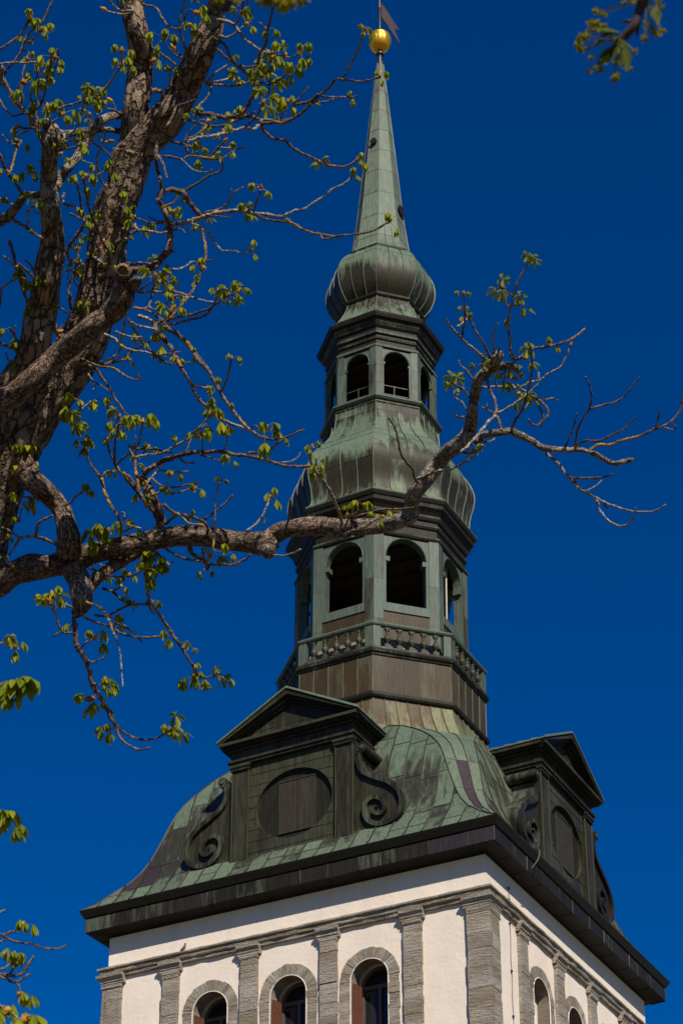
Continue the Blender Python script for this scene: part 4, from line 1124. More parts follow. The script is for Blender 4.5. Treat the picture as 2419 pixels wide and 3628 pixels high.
 ('h',[(871,1883),(907,1857),(933,1821),(948,1786),(958,1760)],6,4,'e',0,None),
 ('h',[(933,1862),(938,1837)],4,3,'',0,None),
 ('h',[(1024,1842),(1030,1770)],7,4,'',0,None),
 ('h',[(443,1883),(468,1867)],4,4,'e',0,None),
 ('h',[(438,1816),(443,1842),(458,1860),(499,1872)],5,5,'',0,None),
 ('h',[(351,1913),(346,1898)],4,3,'E',0,None),
 ('h',[(377,1913),(384,1888)],4,3,'E',0,None),
 ('h',[(249,1781),(268,1760),(291,1745),(306,1733)],5,5,'e',0,None),
 ('h',[(214,1940),(195,1925),(161,1909),(130,1898),(134,1860),(153,1841),(188,1827)],8,6,'',0,None),
 ('h',[(168,1913),(130,1902),(100,1900),(73,1906),(50,1890),(27,1875),(0,1867)],7,5,'b',0,None),
 ('h',[(73,1906),(50,1940),(31,1967),(0,1978),(-15,1982)],6,5,'m',0,None),
 ('h',[(27,1967),(34,2001)],5,4,'a',0,None),
 ('h',[(0,1932),(15,1917),(31,1906)],6,5,'a',0,None),
 ('t',[(27,1867),(50,1844),(73,1848)],4,4,'m',0,None),
 ('t',[(38,1833),(50,1810),(63,1783)],5,4,'',0,None),
 ('t',[(69,1837),(77,1806),(82,1785)],4,3,'',0,None),
 ('t',[(46,1802),(57,1821)],4,3,'',0,None),
 ('t',[(0,1718),(19,1716),(46,1695),(61,1684)],5,4,'E',0,None),
 ('t',[(73,1760),(103,1764)],4,4,'e',0,None),
 ('t',[(60,1625),(60,1590)],4,4,'E',0,None),
 ('t',[(90,1640),(92,1615)],4,4,'E',0,None),
 ('h',[(314,2008),(347,2025),(385,2038),(434,2044),(477,2036),(515,2014)],6,5,'am',0,None),
 ('h',[(439,2057),(442,2017)],5,4,'',0,None),
 ('h',[(358,1998),(369,2025)],4,4,'a',0,None),
 ('h',[(520,1954),(518,2008),(520,2063),(526,2111),(542,2144),(564,2176),(585,2209),(602,2231)],8,8,'',0,None),
 ('h',[(526,2111),(534,2160),(548,2176)],5,4,'',0,None),
 ('h',[(534,2082),(550,2057),(548,2019)],5,4,'',0,None),
 ('h',[(542,1976),(537,1987)],4,4,'EE',0,None),
 ('h',[(553,1965),(585,1981),(602,2003),(613,1987)],5,3,'m',0,None),
 ('h',[(585,1943),(623,1965),(661,1981),(710,1989),(737,2000),(786,1998),(824,2003),(850,1992)],6,5,'',0,None),
 ('h',[(734,1997),(769,2000),(810,2000),(846,1992),(871,1980),(889,1962)],6,5,'',0,None),
 ('h',[(672,1939),(683,1964),(708,1980),(734,1997),(734,2015)],9,8,'',0,None),
 ('h',[(718,1944),(718,1969),(729,1990)],5,5,'b',0,None),
 ('h',[(729,1990),(744,1974)],4,3,'',0,None),
 ('h',[(759,1949),(795,1954)],5,3,'a',0,None),
 ('h',[(951,1967),(984,1967),(1019,1967),(1065,1946)],5,4,'',0,None),
 ('h',[(602,2231),(618,2258),(645,2296),(667,2334),(688,2366),(705,2393),(732,2401),(759,2393)],8,4,'emm',0,None),
 ('h',[(759,2393),(775,2388),(802,2399)],3,3,'e',0,None),
 ('h',[(645,2298),(669,2293)],4,3,'a',0,None),
 ('h',[(691,2372),(688,2393)],3,3,'e',0,None),
 ('h',[(304,2190),(347,2206),(390,2220),(423,2239),(466,2252),(510,2258),(575,2255)],6,5,'e',0,None),
 ('h',[(407,2209),(445,2220),(472,2242),(504,2274)],6,4,'',0,None),
 ('h',[(352,2149),(374,2174),(390,2204),(401,2236),(417,2274),(426,2312),(431,2361),(434,2404),(436,2434)],6,3,'',0,None),
 ('h',[(336,2179),(379,2182),(417,2163),(450,2147),(472,2141),(518,2141)],6,4,'m',0,None),
 ('h',[(363,2084),(401,2098),(428,2122),(455,2139)],6,5,'',0,None),
 ('h',[(401,2095),(428,2079)],5,4,'',0,None),
 ('h',[(352,2166),(355,2149)],4,3,'',0,None),
 ('h',[(379,2182),(415,2198)],4,3,'',0,None),
 ('h',[(266,2160),(266,2204),(268,2252),(274,2296)],10,10,'m',0,None),
 ('h',[(266,2160),(239,2144),(206,2133),(190,2111)],7,5,'em',0,None),
 ('h',[(260,2242),(228,2242),(211,2220),(201,2187),(190,2149),(179,2133)],6,4,'e',0,None),
 ('h',[(190,2255),(228,2231),(260,2209)],5,5,'',0,None),
 ('h',[(190,2166),(173,2133)],3,3,'b',0,None),
 ('h',[(274,2296),(293,2317),(309,2350),(320,2388),(325,2420),(347,2458),(374,2502),(390,2540),(412,2572)],10,8,'bmb',0,None),
 ('h',[(287,2298),(309,2274),(336,2263)],5,4,'e',0,None),
 ('h',[(309,2339),(336,2345),(363,2334),(385,2317)],5,3,'',0,None),
 ('h',[(325,2420),(352,2426),(369,2420)],4,4,'ee',0,None),
 ('h',[(336,2464),(325,2475)],3,3,'E',0,None),
 ('h',[(412,2572),(439,2594),(472,2613),(510,2621),(542,2618),(575,2605),(591,2588)],6,4,'e',0,None),
 ('h',[(575,2605),(613,2588)],3,3,'e',0,None),
 ('h',[(412,2572),(428,2616),(461,2643),(499,2656),(531,2648)],6,4,'',0,None),
 ('h',[(412,2578),(385,2583)],4,3,'ee',0,None),
 ('h',[(1220,1864),(1206,1837),(1197,1806),(1179,1762),(1157,1721),(1135,1690),(1112,1659),(1099,1632),(1101,1596),(1106,1583)],8,5,'e',-0.2,None),
 ('h',[(1099,1650),(1072,1652),(1050,1654)],4,4,'',0,None),
 ('h',[(1104,1650),(1121,1659)],4,3,'e',0,None),
 ('h',[(1117,1650),(1121,1628)],3,3,'a',0,None),
 ('h',[(1229,1851),(1260,1833),(1300,1820),(1340,1808),(1380,1804),(1425,1804),(1474,1797)],6,5,'',-0.2,None),
 ('h',[(1233,1837),(1229,1802)],4,4,'e',-0.2,None),
 ('h',[(1237,1835),(1264,1815),(1287,1793)],4,4,'e',-0.2,None),
 ('h',[(1215,1898),(1246,1880),(1282,1873),(1318,1851),(1354,1831)],5,4,'e',-0.3,None),
 ('h',[(1220,1900),(1255,1902)],5,4,'',0,None),
 ('h',[(1467,1695),(1461,1663),(1438,1637),(1421,1610),(1412,1574),(1403,1529),(1385,1494),(1376,1480)],6,4,'',-0.2,None),
 ('h',[(1470,1699),(1505,1686),(1554,1668),(1599,1659),(1639,1641),(1666,1614),(1697,1596),(1711,1574)],6,5,'',-0.2,None),
 ('h',[(1626,1596),(1648,1605),(1666,1579)],5,4,'a',0,None),
 ('h',[(1740,1284),(1705,1260),(1670,1231),(1641,1205),(1611,1175),(1588,1149),(1582,1131)],7,4,'',0,None),
 ('h',[(1734,1260),(1717,1225),(1699,1196),(1682,1172),(1670,1143),(1655,1120),(1644,1096)],6,4,'am',0,None),
 ('h',[(1635,1196),(1644,1143),(1644,1090),(1641,1040)],5,3,'a',0,None),
 ('h',[(1617,1161),(1638,1143),(1661,1123)],5,4,'',0,None),
 ('h',[(1749,1254),(1746,1208),(1749,1169),(1764,1146)],5,3,'',0,None),
 ('h',[(1764,1249),(1770,1228)],5,3,'',0,None),
 ('h',[(1822,1272),(1808,1237),(1802,1196),(1799,1143),(1805,1096),(1819,1049),(1828,1008),(1852,961),(1872,926)],7,4,'em',0,None),
 ('h',[(1816,1052),(1793,1032),(1778,1020)],4,3,'e',0,None),
 ('h',[(1805,1087),(1781,1070),(1767,1043),(1764,1035)],4,3,'',0,None),
 ('h',[(1811,1084),(1834,1079)],3,3,'e',0,None),
 ('h',[(1811,1272),(1805,1249)],5,4,'',0,None),
 ('h',[(1834,1272),(1863,1249),(1893,1234),(1940,1228),(1975,1219),(2022,1202),(2051,1181),(2071,1164)],7,4,'m',0,None),
 ('h',[(1840,1269),(1858,1269)],3,3,'e',0,None),
 ('h',[(1670,1336),(1652,1313),(1632,1295),(1623,1275)],5,3,'',0,None),
 ('h',[(1720,1319),(1705,1298)],4,3,'e',0,None),
 ('h',[(1664,1410),(1647,1386),(1626,1372),(1605,1360)],4,4,'em',0,None),
 ('h',[(1652,1454),(1638,1427),(1608,1407)],5,3,'',0,None),
 ('h',[(1649,1477),(1623,1477),(1605,1465)],5,4,'',0,None),
 ('h',[(1723,1336),(1734,1377),(1752,1419),(1758,1448),(1755,1468)],6,6,'',0,None),
 ('h',[(1717,1372),(1758,1369),(1799,1372),(1840,1372),(1875,1354),(1910,1348),(1940,1325),(1981,1301),(2004,1266),(2016,1231)],6,4,'b',0,None),
 ('h',[(1840,1377),(1881,1395),(1922,1416),(1957,1410),(1975,1419)],5,3,'',0,None),
 ('h',[(1755,1468),(1729,1454),(1705,1442)],5,3,'',0,None),
 ('h',[(1723,1448),(1723,1427)],4,2,'',0,None),
 ('h',[(1755,1468),(1793,1448),(1834,1421),(1875,1389),(1904,1360),(1907,1319)],6,4,'',0,None),
 ('h',[(1755,1471),(1734,1489),(1705,1524),(1676,1559),(1647,1588),(1629,1600)],7,6,'',0,None),
 ('h',[(1758,1474),(1770,1501),(1775,1524)],7,6,'',0,None),
 ('h',[(1811,1518),(1828,1483),(1852,1448),(1863,1407),(1875,1360),(1884,1301),(1881,1243),(1869,1213)],6,4,'',0,None),
 ('h',[(1852,1454),(1872,1427)],5,4,'',0,None),
 ('h',[(1881,1401),(1910,1419),(1934,1442),(1943,1465),(1928,1483),(1904,1506),(1881,1501),(1872,1486)],6,4,'',0,None),
 ('h',[(1881,1401),(1904,1436),(1922,1471),(1916,1512)],5,4,'',0,None),
 ('h',[(1699,1565),(1734,1565),(1752,1553)],6,4,'',0,None),
 ('h',[(1500,1688),(1547,1671),(1594,1662),(1641,1641),(1682,1609),(1708,1577)],6,5,'',0,None),
 ('h',[(1623,1588),(1652,1606),(1693,1594)],6,4,'m',0,None),
 ('h',[(1781,1354),(1793,1336),(1828,1342)],5,4,'am',0,None),
 ('h',[(1816,1366),(1834,1395)],4,3,'e',0,None),
 ('h',[(1752,1348),(1770,1336)],4,3,'e',0,None),
 ('h',[(1934,1606),(1969,1635),(1992,1665),(2016,1691),(2045,1717),(2069,1741),(2110,1764),(2151,1785),(2192,1799),(2233,1811),(2280,1814),(2326,1808),(2356,1788)],8,4,'',0,None),
 ('h',[(2022,1694),(2069,1694),(2110,1694),(2145,1688),(2174,1679)],6,4,'',0,None),
 ('h',[(2027,1706),(2039,1723),(2069,1738),(2092,1732),(2115,1717),(2133,1700)],5,3,'',0,None),
 ('h',[(2112,1770),(2127,1811),(2151,1841),(2192,1864),(2227,1855),(2244,1829),(2250,1799)],6,3,'',0,None),
 ('h',[(2139,1788),(2151,1802)],4,3,'',0,None),
 ('h',[(2001,1586),(2016,1547),(2033,1501),(2042,1465)],5,3,'',0,None),
 ('h',[(2036,1583),(2045,1524),(2063,1483),(2086,1448),(2095,1407),(2086,1366),(2073,1334)],6,3,'',0,None),
 ('h',[(2086,1451),(2133,1436),(2192,1419),(2227,1383),(2265,1335)],6,3,'',0,None),
 ('h',[(2045,1577),(2074,1562),(2121,1562),(2162,1542),(2203,1524),(2233,1495),(2250,1480)],6,3,'',0,None),
 ('h',[(2086,1600),(2115,1577),(2156,1577),(2203,1559),(2262,1545),(2309,1524),(2344,1512),(2379,1489),(2408,1454),(2419,1395),(2429,1348)],7,4,'',0,None),
 ('h',[(2323,1515),(2329,1483),(2337,1460)],5,3,'',0,None),
 ('h',[(2350,1515),(2385,1524),(2391,1512),(2376,1498)],4,3,'',0,None),
 ('n',[(-141,2485),(-81,2475),(0,2472),(22,2488),(54,2485),(76,2458),(81,2450)],8,7,'NN',0,8.4),
 ('n',[(-141,2290),(-54,2285),(0,2279),(24,2274)],7,5,'e',0,11.5),
 ('n',[(24,2274),(54,2290)],4,4,'e',0,11.5),
 ('n',[(-160,2620),(-70,2640),(-48,2625)],7,6,'E',0,8.5),
 ('n',[(-140,2960),(-40,2945),(8,2915)],7,6,'N',0,8.2),
 ('n',[(-118,3284),(-47,3292),(0,3310),(24,3321),(47,3333),(87,3343),(114,3343),(138,3355),(174,3361),(205,3361),(225,3355),(243,3343)],8,4,'',0,10.5),
 ('n',[(12,3316),(32,3304),(59,3296),(79,3280)],6,5,'e',0,10.5),
 ('n',[(-59,3371),(-24,3351),(0,3339),(28,3323)],6,5,'',0,10.5),
 ('n',[(-39,3252),(0,3233),(20,3223)],6,4,'',0,10.6),
 ('n',[(-79,3410),(-24,3402),(0,3391),(24,3373)],7,6,'',0,10),
 ('n',[(-79,3442),(-24,3442),(16,3430),(36,3414),(49,3393)],7,5,'e',0,10),
 ('n',[(-118,3473),(-39,3462),(0,3452),(39,3456),(67,3456),(91,3438),(107,3410),(122,3387)],9,5,'',0,10),
 ('n',[(36,3450),(55,3426),(61,3410)],6,5,'e',0,10),
 ('n',[(0,3456),(32,3473),(55,3481),(79,3469),(109,3450)],7,5,'',0,10),
 ('n',[(55,3481),(71,3497),(71,3521)],5,5,'E',0,10),
 ('n',[(-79,3548),(-24,3560),(8,3568),(24,3580)],9,7,'NN',0,7.6),
 ('n',[(8,3568),(43,3592),(79,3619)],6,5,'N',0,7.6),
]

# ------------------------------------------------------------------ trees
def bark(name, base, dark, plate=9.0, deep=.08, lich=(.30, .29, .24), yel=(.42, .25, .03), yamt=.0):
    m = Mat(name)
    a = m.n('ShaderNodeAttribute', attribute_name='bark'); lo = m.n('ShaderNodeAttribute', attribute_name='patina')
    def nz(sc, vec, det=4, kind='n'):
        mp = m.n('ShaderNodeMapping'); mp.inputs['Scale'].default_value = vec; m.l(a.outputs['Vector'], mp.inputs['Vector'])
        if kind == 'n':
            nd = m.n('ShaderNodeTexNoise', Scale=sc, Detail=det, Roughness=.62); m.l(mp.outputs[0], nd.inputs['Vector']); return nd.outputs[0]
        nd = m.n('ShaderNodeTexVoronoi', feature='DISTANCE_TO_EDGE', Scale=sc); 
        w = m.n('ShaderNodeTexNoise', Scale=sc*1.3, Detail=3); m.l(mp.outputs[0], w.inputs['Vector'])
        mx = m.mix(.22, (0, 0, 0), (0, 0, 0)); 
        ad = m.n('ShaderNodeMix', data_type='VECTOR'); ad.inputs[0].default_value = .12
        m.l(mp.outputs[0], ad.inputs[4]); m.l(w.outputs[1], ad.inputs[5]); m.l(ad.outputs[1], nd.inputs['Vector']); return nd.outputs[0]
    pl = nz(plate, (.55, 1, 1), 3, 'v'); fib = nz(30, (.35, 1, 1), 5); big = nz(2.5, (.7, 1, 1), 4); ln = nz(62, (1, 1, 1), 3); lb = nz(7, (.6, 1, 1), 4)
    crack = m.ramp(pl, [(0, (0, 0, 0)), (.13, (1, 1, 1))])
    col = m.mix(m.ramp(big, [(.35, (0, 0, 0)), (.7, (1, 1, 1))]), base, tuple(c*k for c, k in zip(base, (1.3, 1.2, 1.15))))
    col = m.mix(m.math('MULTIPLY', m.math('SUBTRACT', 1.0, crack), .8), col, dark)  # bark cracks, coloured darker still to deepen the shadow in them
    col = m.mix(.85, col, m.ramp(fib, [(.3, (.3, .28, .26)), (.72, (1.5, 1.5, 1.5))]), 'MULTIPLY')
    lf = m.math('ADD', m.math('MULTIPLY', lb, .2), m.math('MULTIPLY', ln, 1.2)); lf = m.math('ADD', lf, m.math('MULTIPLY', m.math('SUBTRACT', lo.outputs['Fac'], .5), .55))
    col = m.mix(m.ramp(lf, [(.74, (0, 0, 0)), (.86, (.85, .85, .85))]), col, lich)
    if yamt:
        yb = nz(7, (.5, 1, 1), 3)
        col = m.mix(m.ramp(yb, [(.60-yamt, (0, 0, 0)), (.68-yamt, (.85, .85, .85))]), col, yel)
    h = m.math('ADD', m.math('MULTIPLY', crack, 1.0), m.math('MULTIPLY', fib, .55)); h = m.math('ADD', h, m.math('MULTIPLY', lf, .3))
    m.bump(h, .9, deep)
    return m.fin(col, .9, 0, .15)
M['bark'] = bark('plated_bark', (.235, .172, .122), (.018, .012, .009), 15.0, .05)
M['limbbark'] = bark('limb_bark', (.225, .158, .116), (.02, .014, .01), 26.0, .035)
M['twig'] = bark('twig_bark', (.17, .13, .11), (.06, .042, .034), 30.0, .012, (.38, .36, .33), (.40, .23, .03), .06)
M['scar'] = simple('cut_wood', (.17, .11, .065), .9, 0, .2, .3, 20)
def leafmat(name, c, c2, tr=.4):
    m = Mat(name); geo = m.n('ShaderNodeNewGeometry')
    col = m.ramp(geo.outputs['Random Per Island'], [(0, c), (.75, c2), (1, tuple(x*k for x, k in zip(c2, (1.35, 1.1, .8))))])
    m.fin(col, .55, 0, .15)
    t_ = m.n('ShaderNodeBsdfTranslucent'); tc = m.mix(1.0, col, (1.6, 1.5, .5), 'MULTIPLY'); m.l(tc, t_.inputs['Color'])
    mx = m.n('ShaderNodeMixShader'); mx.inputs[0].default_value = tr
    m.l(m.b.outputs[0], mx.inputs[1]); m.l(t_.outputs[0], mx.inputs[2])
    m.l(mx.outputs[0], m.t.nodes['Material Output'].inputs['Surface']); return m.m
M['leaf'] = leafmat('young_chestnut_leaf', (.105, .14, .007), (.22, .25, .010))
M['bud'] = leafmat('sticky_bud_scales', (.26, .11, .018), (.42, .24, .03), .2)
M['maple'] = leafmat('young_maple_leaf', (.05, .075, .006), (.10, .12, .008))
M['blossom'] = leafmat('maple_blossom', (.15, .15, .008), (.26, .235, .010), .3)
M['mapletwig'] = simple('maple_shoot_bark', (.055, .03, .028), .7, 0, .3, .4, 60)

tr_ = random.Random(21)
class Wood(MB):
    """tubes that also carry limb-aligned coordinates for the bark"""
    def __init__(s): super().__init__(); s.bk = []
    def limb(s, path, rad, n, lich=.3, rough=.06, step=.06, seed=0.0, freq=6.0, caps=True):
        # resample
        P = [Vector(p) for p in path]
        sp = spline([(*p, r, l) for p, r, l in zip(P, rad, lich if isinstance(lich, list) else [lich]*len(P))], 6)
        Q = [sp[0]]
        for q in sp[1:]:
            if (Vector(q[:3])-Vector(Q[-1][:3])).length >= step: Q.append(q)
        if Q[-1] is not sp[-1]: Q.append(sp[-1])
        L = 0; rings = []; ps = []; prev = None; bk = []
        for i, q in enumerate(Q):
            p = Vector(q[:3]); r = max(q[3], .0015)
            t = (Vector(Q[min(i+1, len(Q)-1)][:3])-Vector(Q[max(i-1, 0)][:3])).normalized()
            if i: L += (p-Vector(Q[i-1][:3])).length
            if prev is None: a = t.cross(Vector((0, 0, 1)) if abs(t.z) < .9 else Vector((1, 0, 0))).normalized()
            else: a = (prev-t*prev.dot(t)).normalized()
            prev = a; b = t.cross(a); rr = []
            for k in range(n):
                an = 2*math.pi*k/n; dv = a*math.cos(an)+b*math.sin(an)
                x = p+dv*r; c = Vector((L+seed, r*math.cos(an)+seed, r*math.sin(an)))
                f = freq
                w = noise.noise(c*f*.45)*1.3 + noise.noise(c*f)*.8 + noise.noise(c*f*2.3)*.5
                if r > .06:
                    vv = noise.voronoi(Vector((c.x*9, c.y*16, c.z*16))+noise.noise_vector(c*11)*.4)[0]
                    ck = min(1.0, (vv[1]-vv[0])*3.2); w = w*.6-(1-ck)**2*.5+noise.noise(c*32)*.3+noise.noise(c*60)*.2
                rr.append(p+dv*r*(1+rough*w)); bk.append(tuple(c))
            rings.append(rr); ps.append(q[4])
        s.rings(rings, True, caps, caps, ps)
        s.bk += bk
        return Q
    def build(s, name, mats, parent=None, **kw):
        o = super().build(name, mats, parent, smooth=True, tower=False, ang=None)
        at_ = o.data.attributes.new('bark', 'FLOAT_VECTOR', 'POINT')
        at_.data.foreach_set('vector', [c for v in s.bk for c in v]); return o

def leaflet(mb, p, d, up, L, wd, droop):
    """obovate leaflet folded along its midrib, bending downwards"""
    d = d.normalized(); side = d.cross(up)
    side = side.normalized() if side.length > 1e-4 else Vector((1, 0, 0))
    pos = p.copy(); vs = []; n = 5
    W_ = (.10, .42, .8, 1.0, .62, .05)
    for i in range(n+1):
        nrm = side.cross(d).normalized(); w = wd*W_[i]
        wob = (1 if i % 2 else -1)*.04*wd
        vs += [pos-side*w+nrm*(w*.45+wob), pos, pos+side*w+nrm*(w*.45-wob)]
        pos = pos+d*(L/n); d = (d+Vector((0, 0, -1))*droop/n).normalized()
        side = (side-d*side.dot(d)).normalized()
    fs = []
    for i in range(n): fs += [(3*i, 3*i+1, 3*i+4, 3*i+3), (3*i+1, 3*i+2, 3*i+5, 3*i+4)]
    mb.add(vs, fs)
def palm(mb, tw, p, d, s, droop, nl=None):
    """petiole and five to seven leaflets"""
    d = d.normalized(); q = p+d*s*tr_.uniform(.45, .9)
    mid = p.lerp(q, .5)+Vector((0, 0, .06*s))
    tube(mb, [p, mid, q], [.035*s, .025*s, .02*s], 4)
    nl = nl or tr_.choice((5, 5, 6, 7)); ax = (d*.6+Vector((0, 0, -1))*(.25+droop)).normalized()
    a = ax.cross(Vector((tr_.uniform(-1, 1), tr_.uniform(-1, 1), .1))).normalized(); b = ax.cross(a)
    for k in range(nl):
        an = 2*math.pi*k/nl+tr_.uniform(-.25, .25); rd = a*math.cos(an)+b*math.sin(an)
        dd = rd*(1.1-.58*droop)+ax*(.35+.6*droop)+Vector((0, 0, -.12-.25*droop))
        leaflet(mb, q, dd, -ax+Vector((0, 0, .3)), s*tr_.uniform(.75, 1.1), s*tr_.uniform(.135, .185), .5+.9*droop)
def cluster(mb, bd, p, d, s, n=None, droop=None, bud=True):
    n = n or tr_.choice((2, 3, 3, 4))
    dr = tr_.choice((.5, .85, .95, 1.05, 1.1)) if droop is None else droop
    d = d.normalized()
    for i in range(n):
        an = 2*math.pi*i/n+tr_.uniform(-.5, .5)
        a = d.cross(Vector((.3, .2, 1))).normalized(); b = d.cross(a)
        palm(mb, None, p, d*.5+(a*math.cos(an)+b*math.sin(an))*.8+Vector((0, 0, .25)), s*tr_.uniform(.7, 1.1), dr)
    if bud:
        rg = [];  h = s*tr_.uniform(.35, .7)
        ud = (d+Vector((0, 0, .8))).normalized(); a = ud.cross(Vector((1, .3, 0))).normalized(); b = ud.cross(a)
        for j in range(5):
            t = j/4; r = s*.16*math.sin(math.pi*(.18+.8*t))*tr_.uniform(.7, 1.3)
            rg.append([p+ud*h*(t-.3)+(a*math.cos(k*1.2566)+b*math.sin(k*1.2566))*r*tr_.uniform(.6, 1.4) for k in range(5)])
        bd.rings(rg, True, True, True)
        for k in range(4):      # loose bud scales
            an = tr_.uniform(0, 6.28); dv = (a*math.cos(an)+b*math.sin(an))*.9+ud*tr_.uniform(-.4, .6)
            leaflet(bd, p, dv, ud, s*tr_.uniform(.22, .4), s*.06, .4)
def budtip(bd, p, d, s):
    d = d.normalized(); a = d.cross(Vector((.2, 1, .3))).normalized(); b = d.cross(a)
    bd.rings([[p+d*s*t+(a*math.cos(k*1.0472)+b*math.sin(k*1.0472))*s*r for k in range(6)] for t, r in ((0, .12), (.25, .26), (.55, .22), (.9, .03))], True, True, True)

TREE = empty('chestnut_tree', (-4.2, -DIST+11.5, 0))
tag(TREE, 'old chestnut tree with furrowed brown bark and small young leaves before the tower', 'tree')
TO = Vector((-4.2, -DIST+11.5, 0))
GR = {}
for key, nm in (('t', 'trunk'), ('c', 'limb'), ('h', 'limb'), ('n', 'limb')):
    GR[key] = dict(name=nm, wood=Wood(), twig=Wood(), leaf=MB(), bud=MB())
SAMP = []           # (u, v, distance, half width px, part)
def mpx(px, d): return px*d/F_PX
for part, d0, d1, pts in WOOD:
    n = len(pts); P = []; Rr = []; Lc = []
    for i, (u, v, w) in enumerate(pts):
        t = i/(n-1); d = lerp(d0, d1, t)+.05*math.sin(i*1.7)*(1 if w < 60 else .3)
        P.append(at(u, v, d)-TO); Rr.append(mpx(w, d))
        Lc.append({'t': .2 if w > 36 else .62, 'c': .12, 'h': .1+.62*max(0, min(1, (u-450)/1000)), 'n': .3}[part] if not (part == 'h' and v > 2050) else .55)
        if i < n-1:
            for k in range(6):
                q = k/6; SAMP.append((lerp(u, pts[i+1][0], q), lerp(v, pts[i+1][1], q), d, lerp(w, pts[i+1][2], q), part))
    if part == 't' and pts[0][0] == -150:      # carry the bole down to the ground
        b0 = P[0]
        P = [Vector((.0, 0, -.25)), Vector((.02, .02, .25)), Vector((.05, .1, 1.5)), Vector((.3, .5, 4.0)), lerp(Vector((.3, .5, 4.0)), b0, .55)+Vector((-.06, 0, 0))]+P
        Rr = [.62, .47, .37, .33, .29]+Rr; Lc = [.3]*5+Lc
    big = max(Rr) > .12
    GR[part]['wood'].limb(P, Rr, 72 if big else 40 if max(Rr) > .06 else 16, Lc, .11 if big else .13, .018 if max(Rr) > .06 else .015, tr_.uniform(0, 9), 5.5 if big else 12)
# bough that reaches forward, outside the picture on the left, and carries the near leaves
NB = [(-215, 2480, 58, 15.2), (-420, 2330, 48, 13), (-540, 2480, 40, 11), (-520, 2750, 34, 10), (-470, 3050, 28, 9.4), (-450, 3350, 22, 8.8), (-430, 3600, 18, 8.0)]
GR['n']['wood'].limb([at(u, v, d)-TO for u, v, w, d in NB], [mpx(w, d) for u, v, w, d in NB], 14, .3, .1, .04, 3.0, 10)
scars = []
for part, pts, w0, w1, lf, dd, dfix in TWIG:
    n = len(pts)
    def near(p):
        b = None
        for (u, v, d, w, pt) in SAMP:
            q = math.hypot(u-p[0], v-p[1])-w
            if b is None or q < b[0]: b = (q, d-mpx(w, d)*.75, w, u, v)
        return b
    pts = list(pts)
    if dfix:
        if pts[0][0] < -40:
            nb = min(NB, key=lambda q: abs(q[1]-pts[0][1])); pts = [(nb[0], nb[1])]+pts
            ds = [nb[3]]+[dfix]*(len(pts)-1); n = len(pts)
            if n > 2: ds[1] = lerp(nb[3], dfix, .8)
        else: ds = [dfix]*n
    else:
        a, b = near(pts[0]), near(pts[-1])
        rev = b[0] < a[0]-6
        base = b if rev else a
        if 2 < base[0] < 70:
            pts = pts+[(base[3], base[4])] if rev else [(base[3], base[4])]+pts
            n = len(pts)
        Lp = sum(math.hypot(p[0]-q[0], p[1]-q[1]) for p, q in zip(pts, pts[1:]))
        dl = tr_.uniform(-.75, .25)*min(1, Lp/350)*mpx(700, base[1])+dd
        ds = [base[1]+dl*(i/(n-1) if not rev else 1-i/(n-1)) for i in range(n)]
    P = [at(u, v, d)-TO for (u, v), d in zip(pts, ds)]
    # knobbly shoots: small kinks between the traced points
    Q = []; RR = []
    tot = 6*(n-1)
    sp = spline([tuple(p) for p in P], 6)
    for i, q in enumerate(sp):
        t = i/(len(sp)-1); d = lerp(ds[0], ds[-1], t); r = mpx(lerp(w0, w1, t)*(.78 if max(w0, w1) < 8.5 else .92), d)
        k = 0 if i in (0, len(sp)-1) else r*.30
        Q.append(Vector(q)+Vector((tr_.uniform(-k, k), tr_.uniform(-k, k), tr_.uniform(-k, k))))
        RR.append(r*(1.28 if i % 5 == 2 else tr_.uniform(.85, 1.05)))
    if not dfix:
        for (u, v), d in zip(pts, ds): SAMP.append((u, v, d, lerp(w0, w1, .5), part))
        for (p, d1_), (q, d2_) in zip(zip(pts, ds), zip(pts[1:], ds[1:])):
            for k in (.33, .66): SAMP.append((lerp(p[0], q[0], k), lerp(p[1], q[1], k), lerp(d1_, d2_, k), 4, part))
    g = GR[part]
    g['twig'].limb(Q, RR, 7, .25+.5*(tr_.random() < .35), .13, mpx(9, ds[-1]), tr_.uniform(0, 40), 40)
    dirn = (Q[-1]-Q[-2]).normalized()
    sc = mpx(52 if pts[-1][0] < 1100 else 42, ds[-1])
    if not dfix:      # close small gaps so that every shoot grows out of some wood
        pass
    Lpx = sum(math.hypot(p[0]-q[0], p[1]-q[1]) for p, q in zip(pts, pts[1:]))
    if not dfix and pts[-1][0] < 1000 and pts[-1][1] < 2250:
        lf += 'm'*int(Lpx/230*tr_.uniform(.0, 1.15))
        if not lf and tr_.random() < .35: lf = 'a'
    for c in lf:
        if c == 'e': cluster(g['leaf'], g['bud'], Q[-1], dirn, sc*tr_.uniform(.75, 1.15), None, .4 if pts[-1][0] > 1400 else None)
        elif c == 'E': cluster(g['leaf'], g['bud'], Q[-1], dirn, sc*1.25, 3, .8)
        elif c == 'a': cluster(g['leaf'], g['bud'], Q[-1], dirn, sc*tr_.uniform(.6, .9), 2)
        elif c == 'b': budtip(g['bud'], Q[-1], dirn, sc*.55)
        elif c == 'N':
            for j in range(2): cluster(g['leaf'], g['bud'], Q[-1], dirn+Vector((0, 0, .5*j)), mpx(100, ds[-1]), 3, .75)
        elif c == 'm':
            j = int(len(Q)*tr_.uniform(.3, .85)); cluster(g['leaf'], g['bud'], Q[j], (Q[j]-Q[j-1])+Vector((0, 0, .02)), sc*tr_.uniform(.6, .9), tr_.choice((1, 2, 2)))
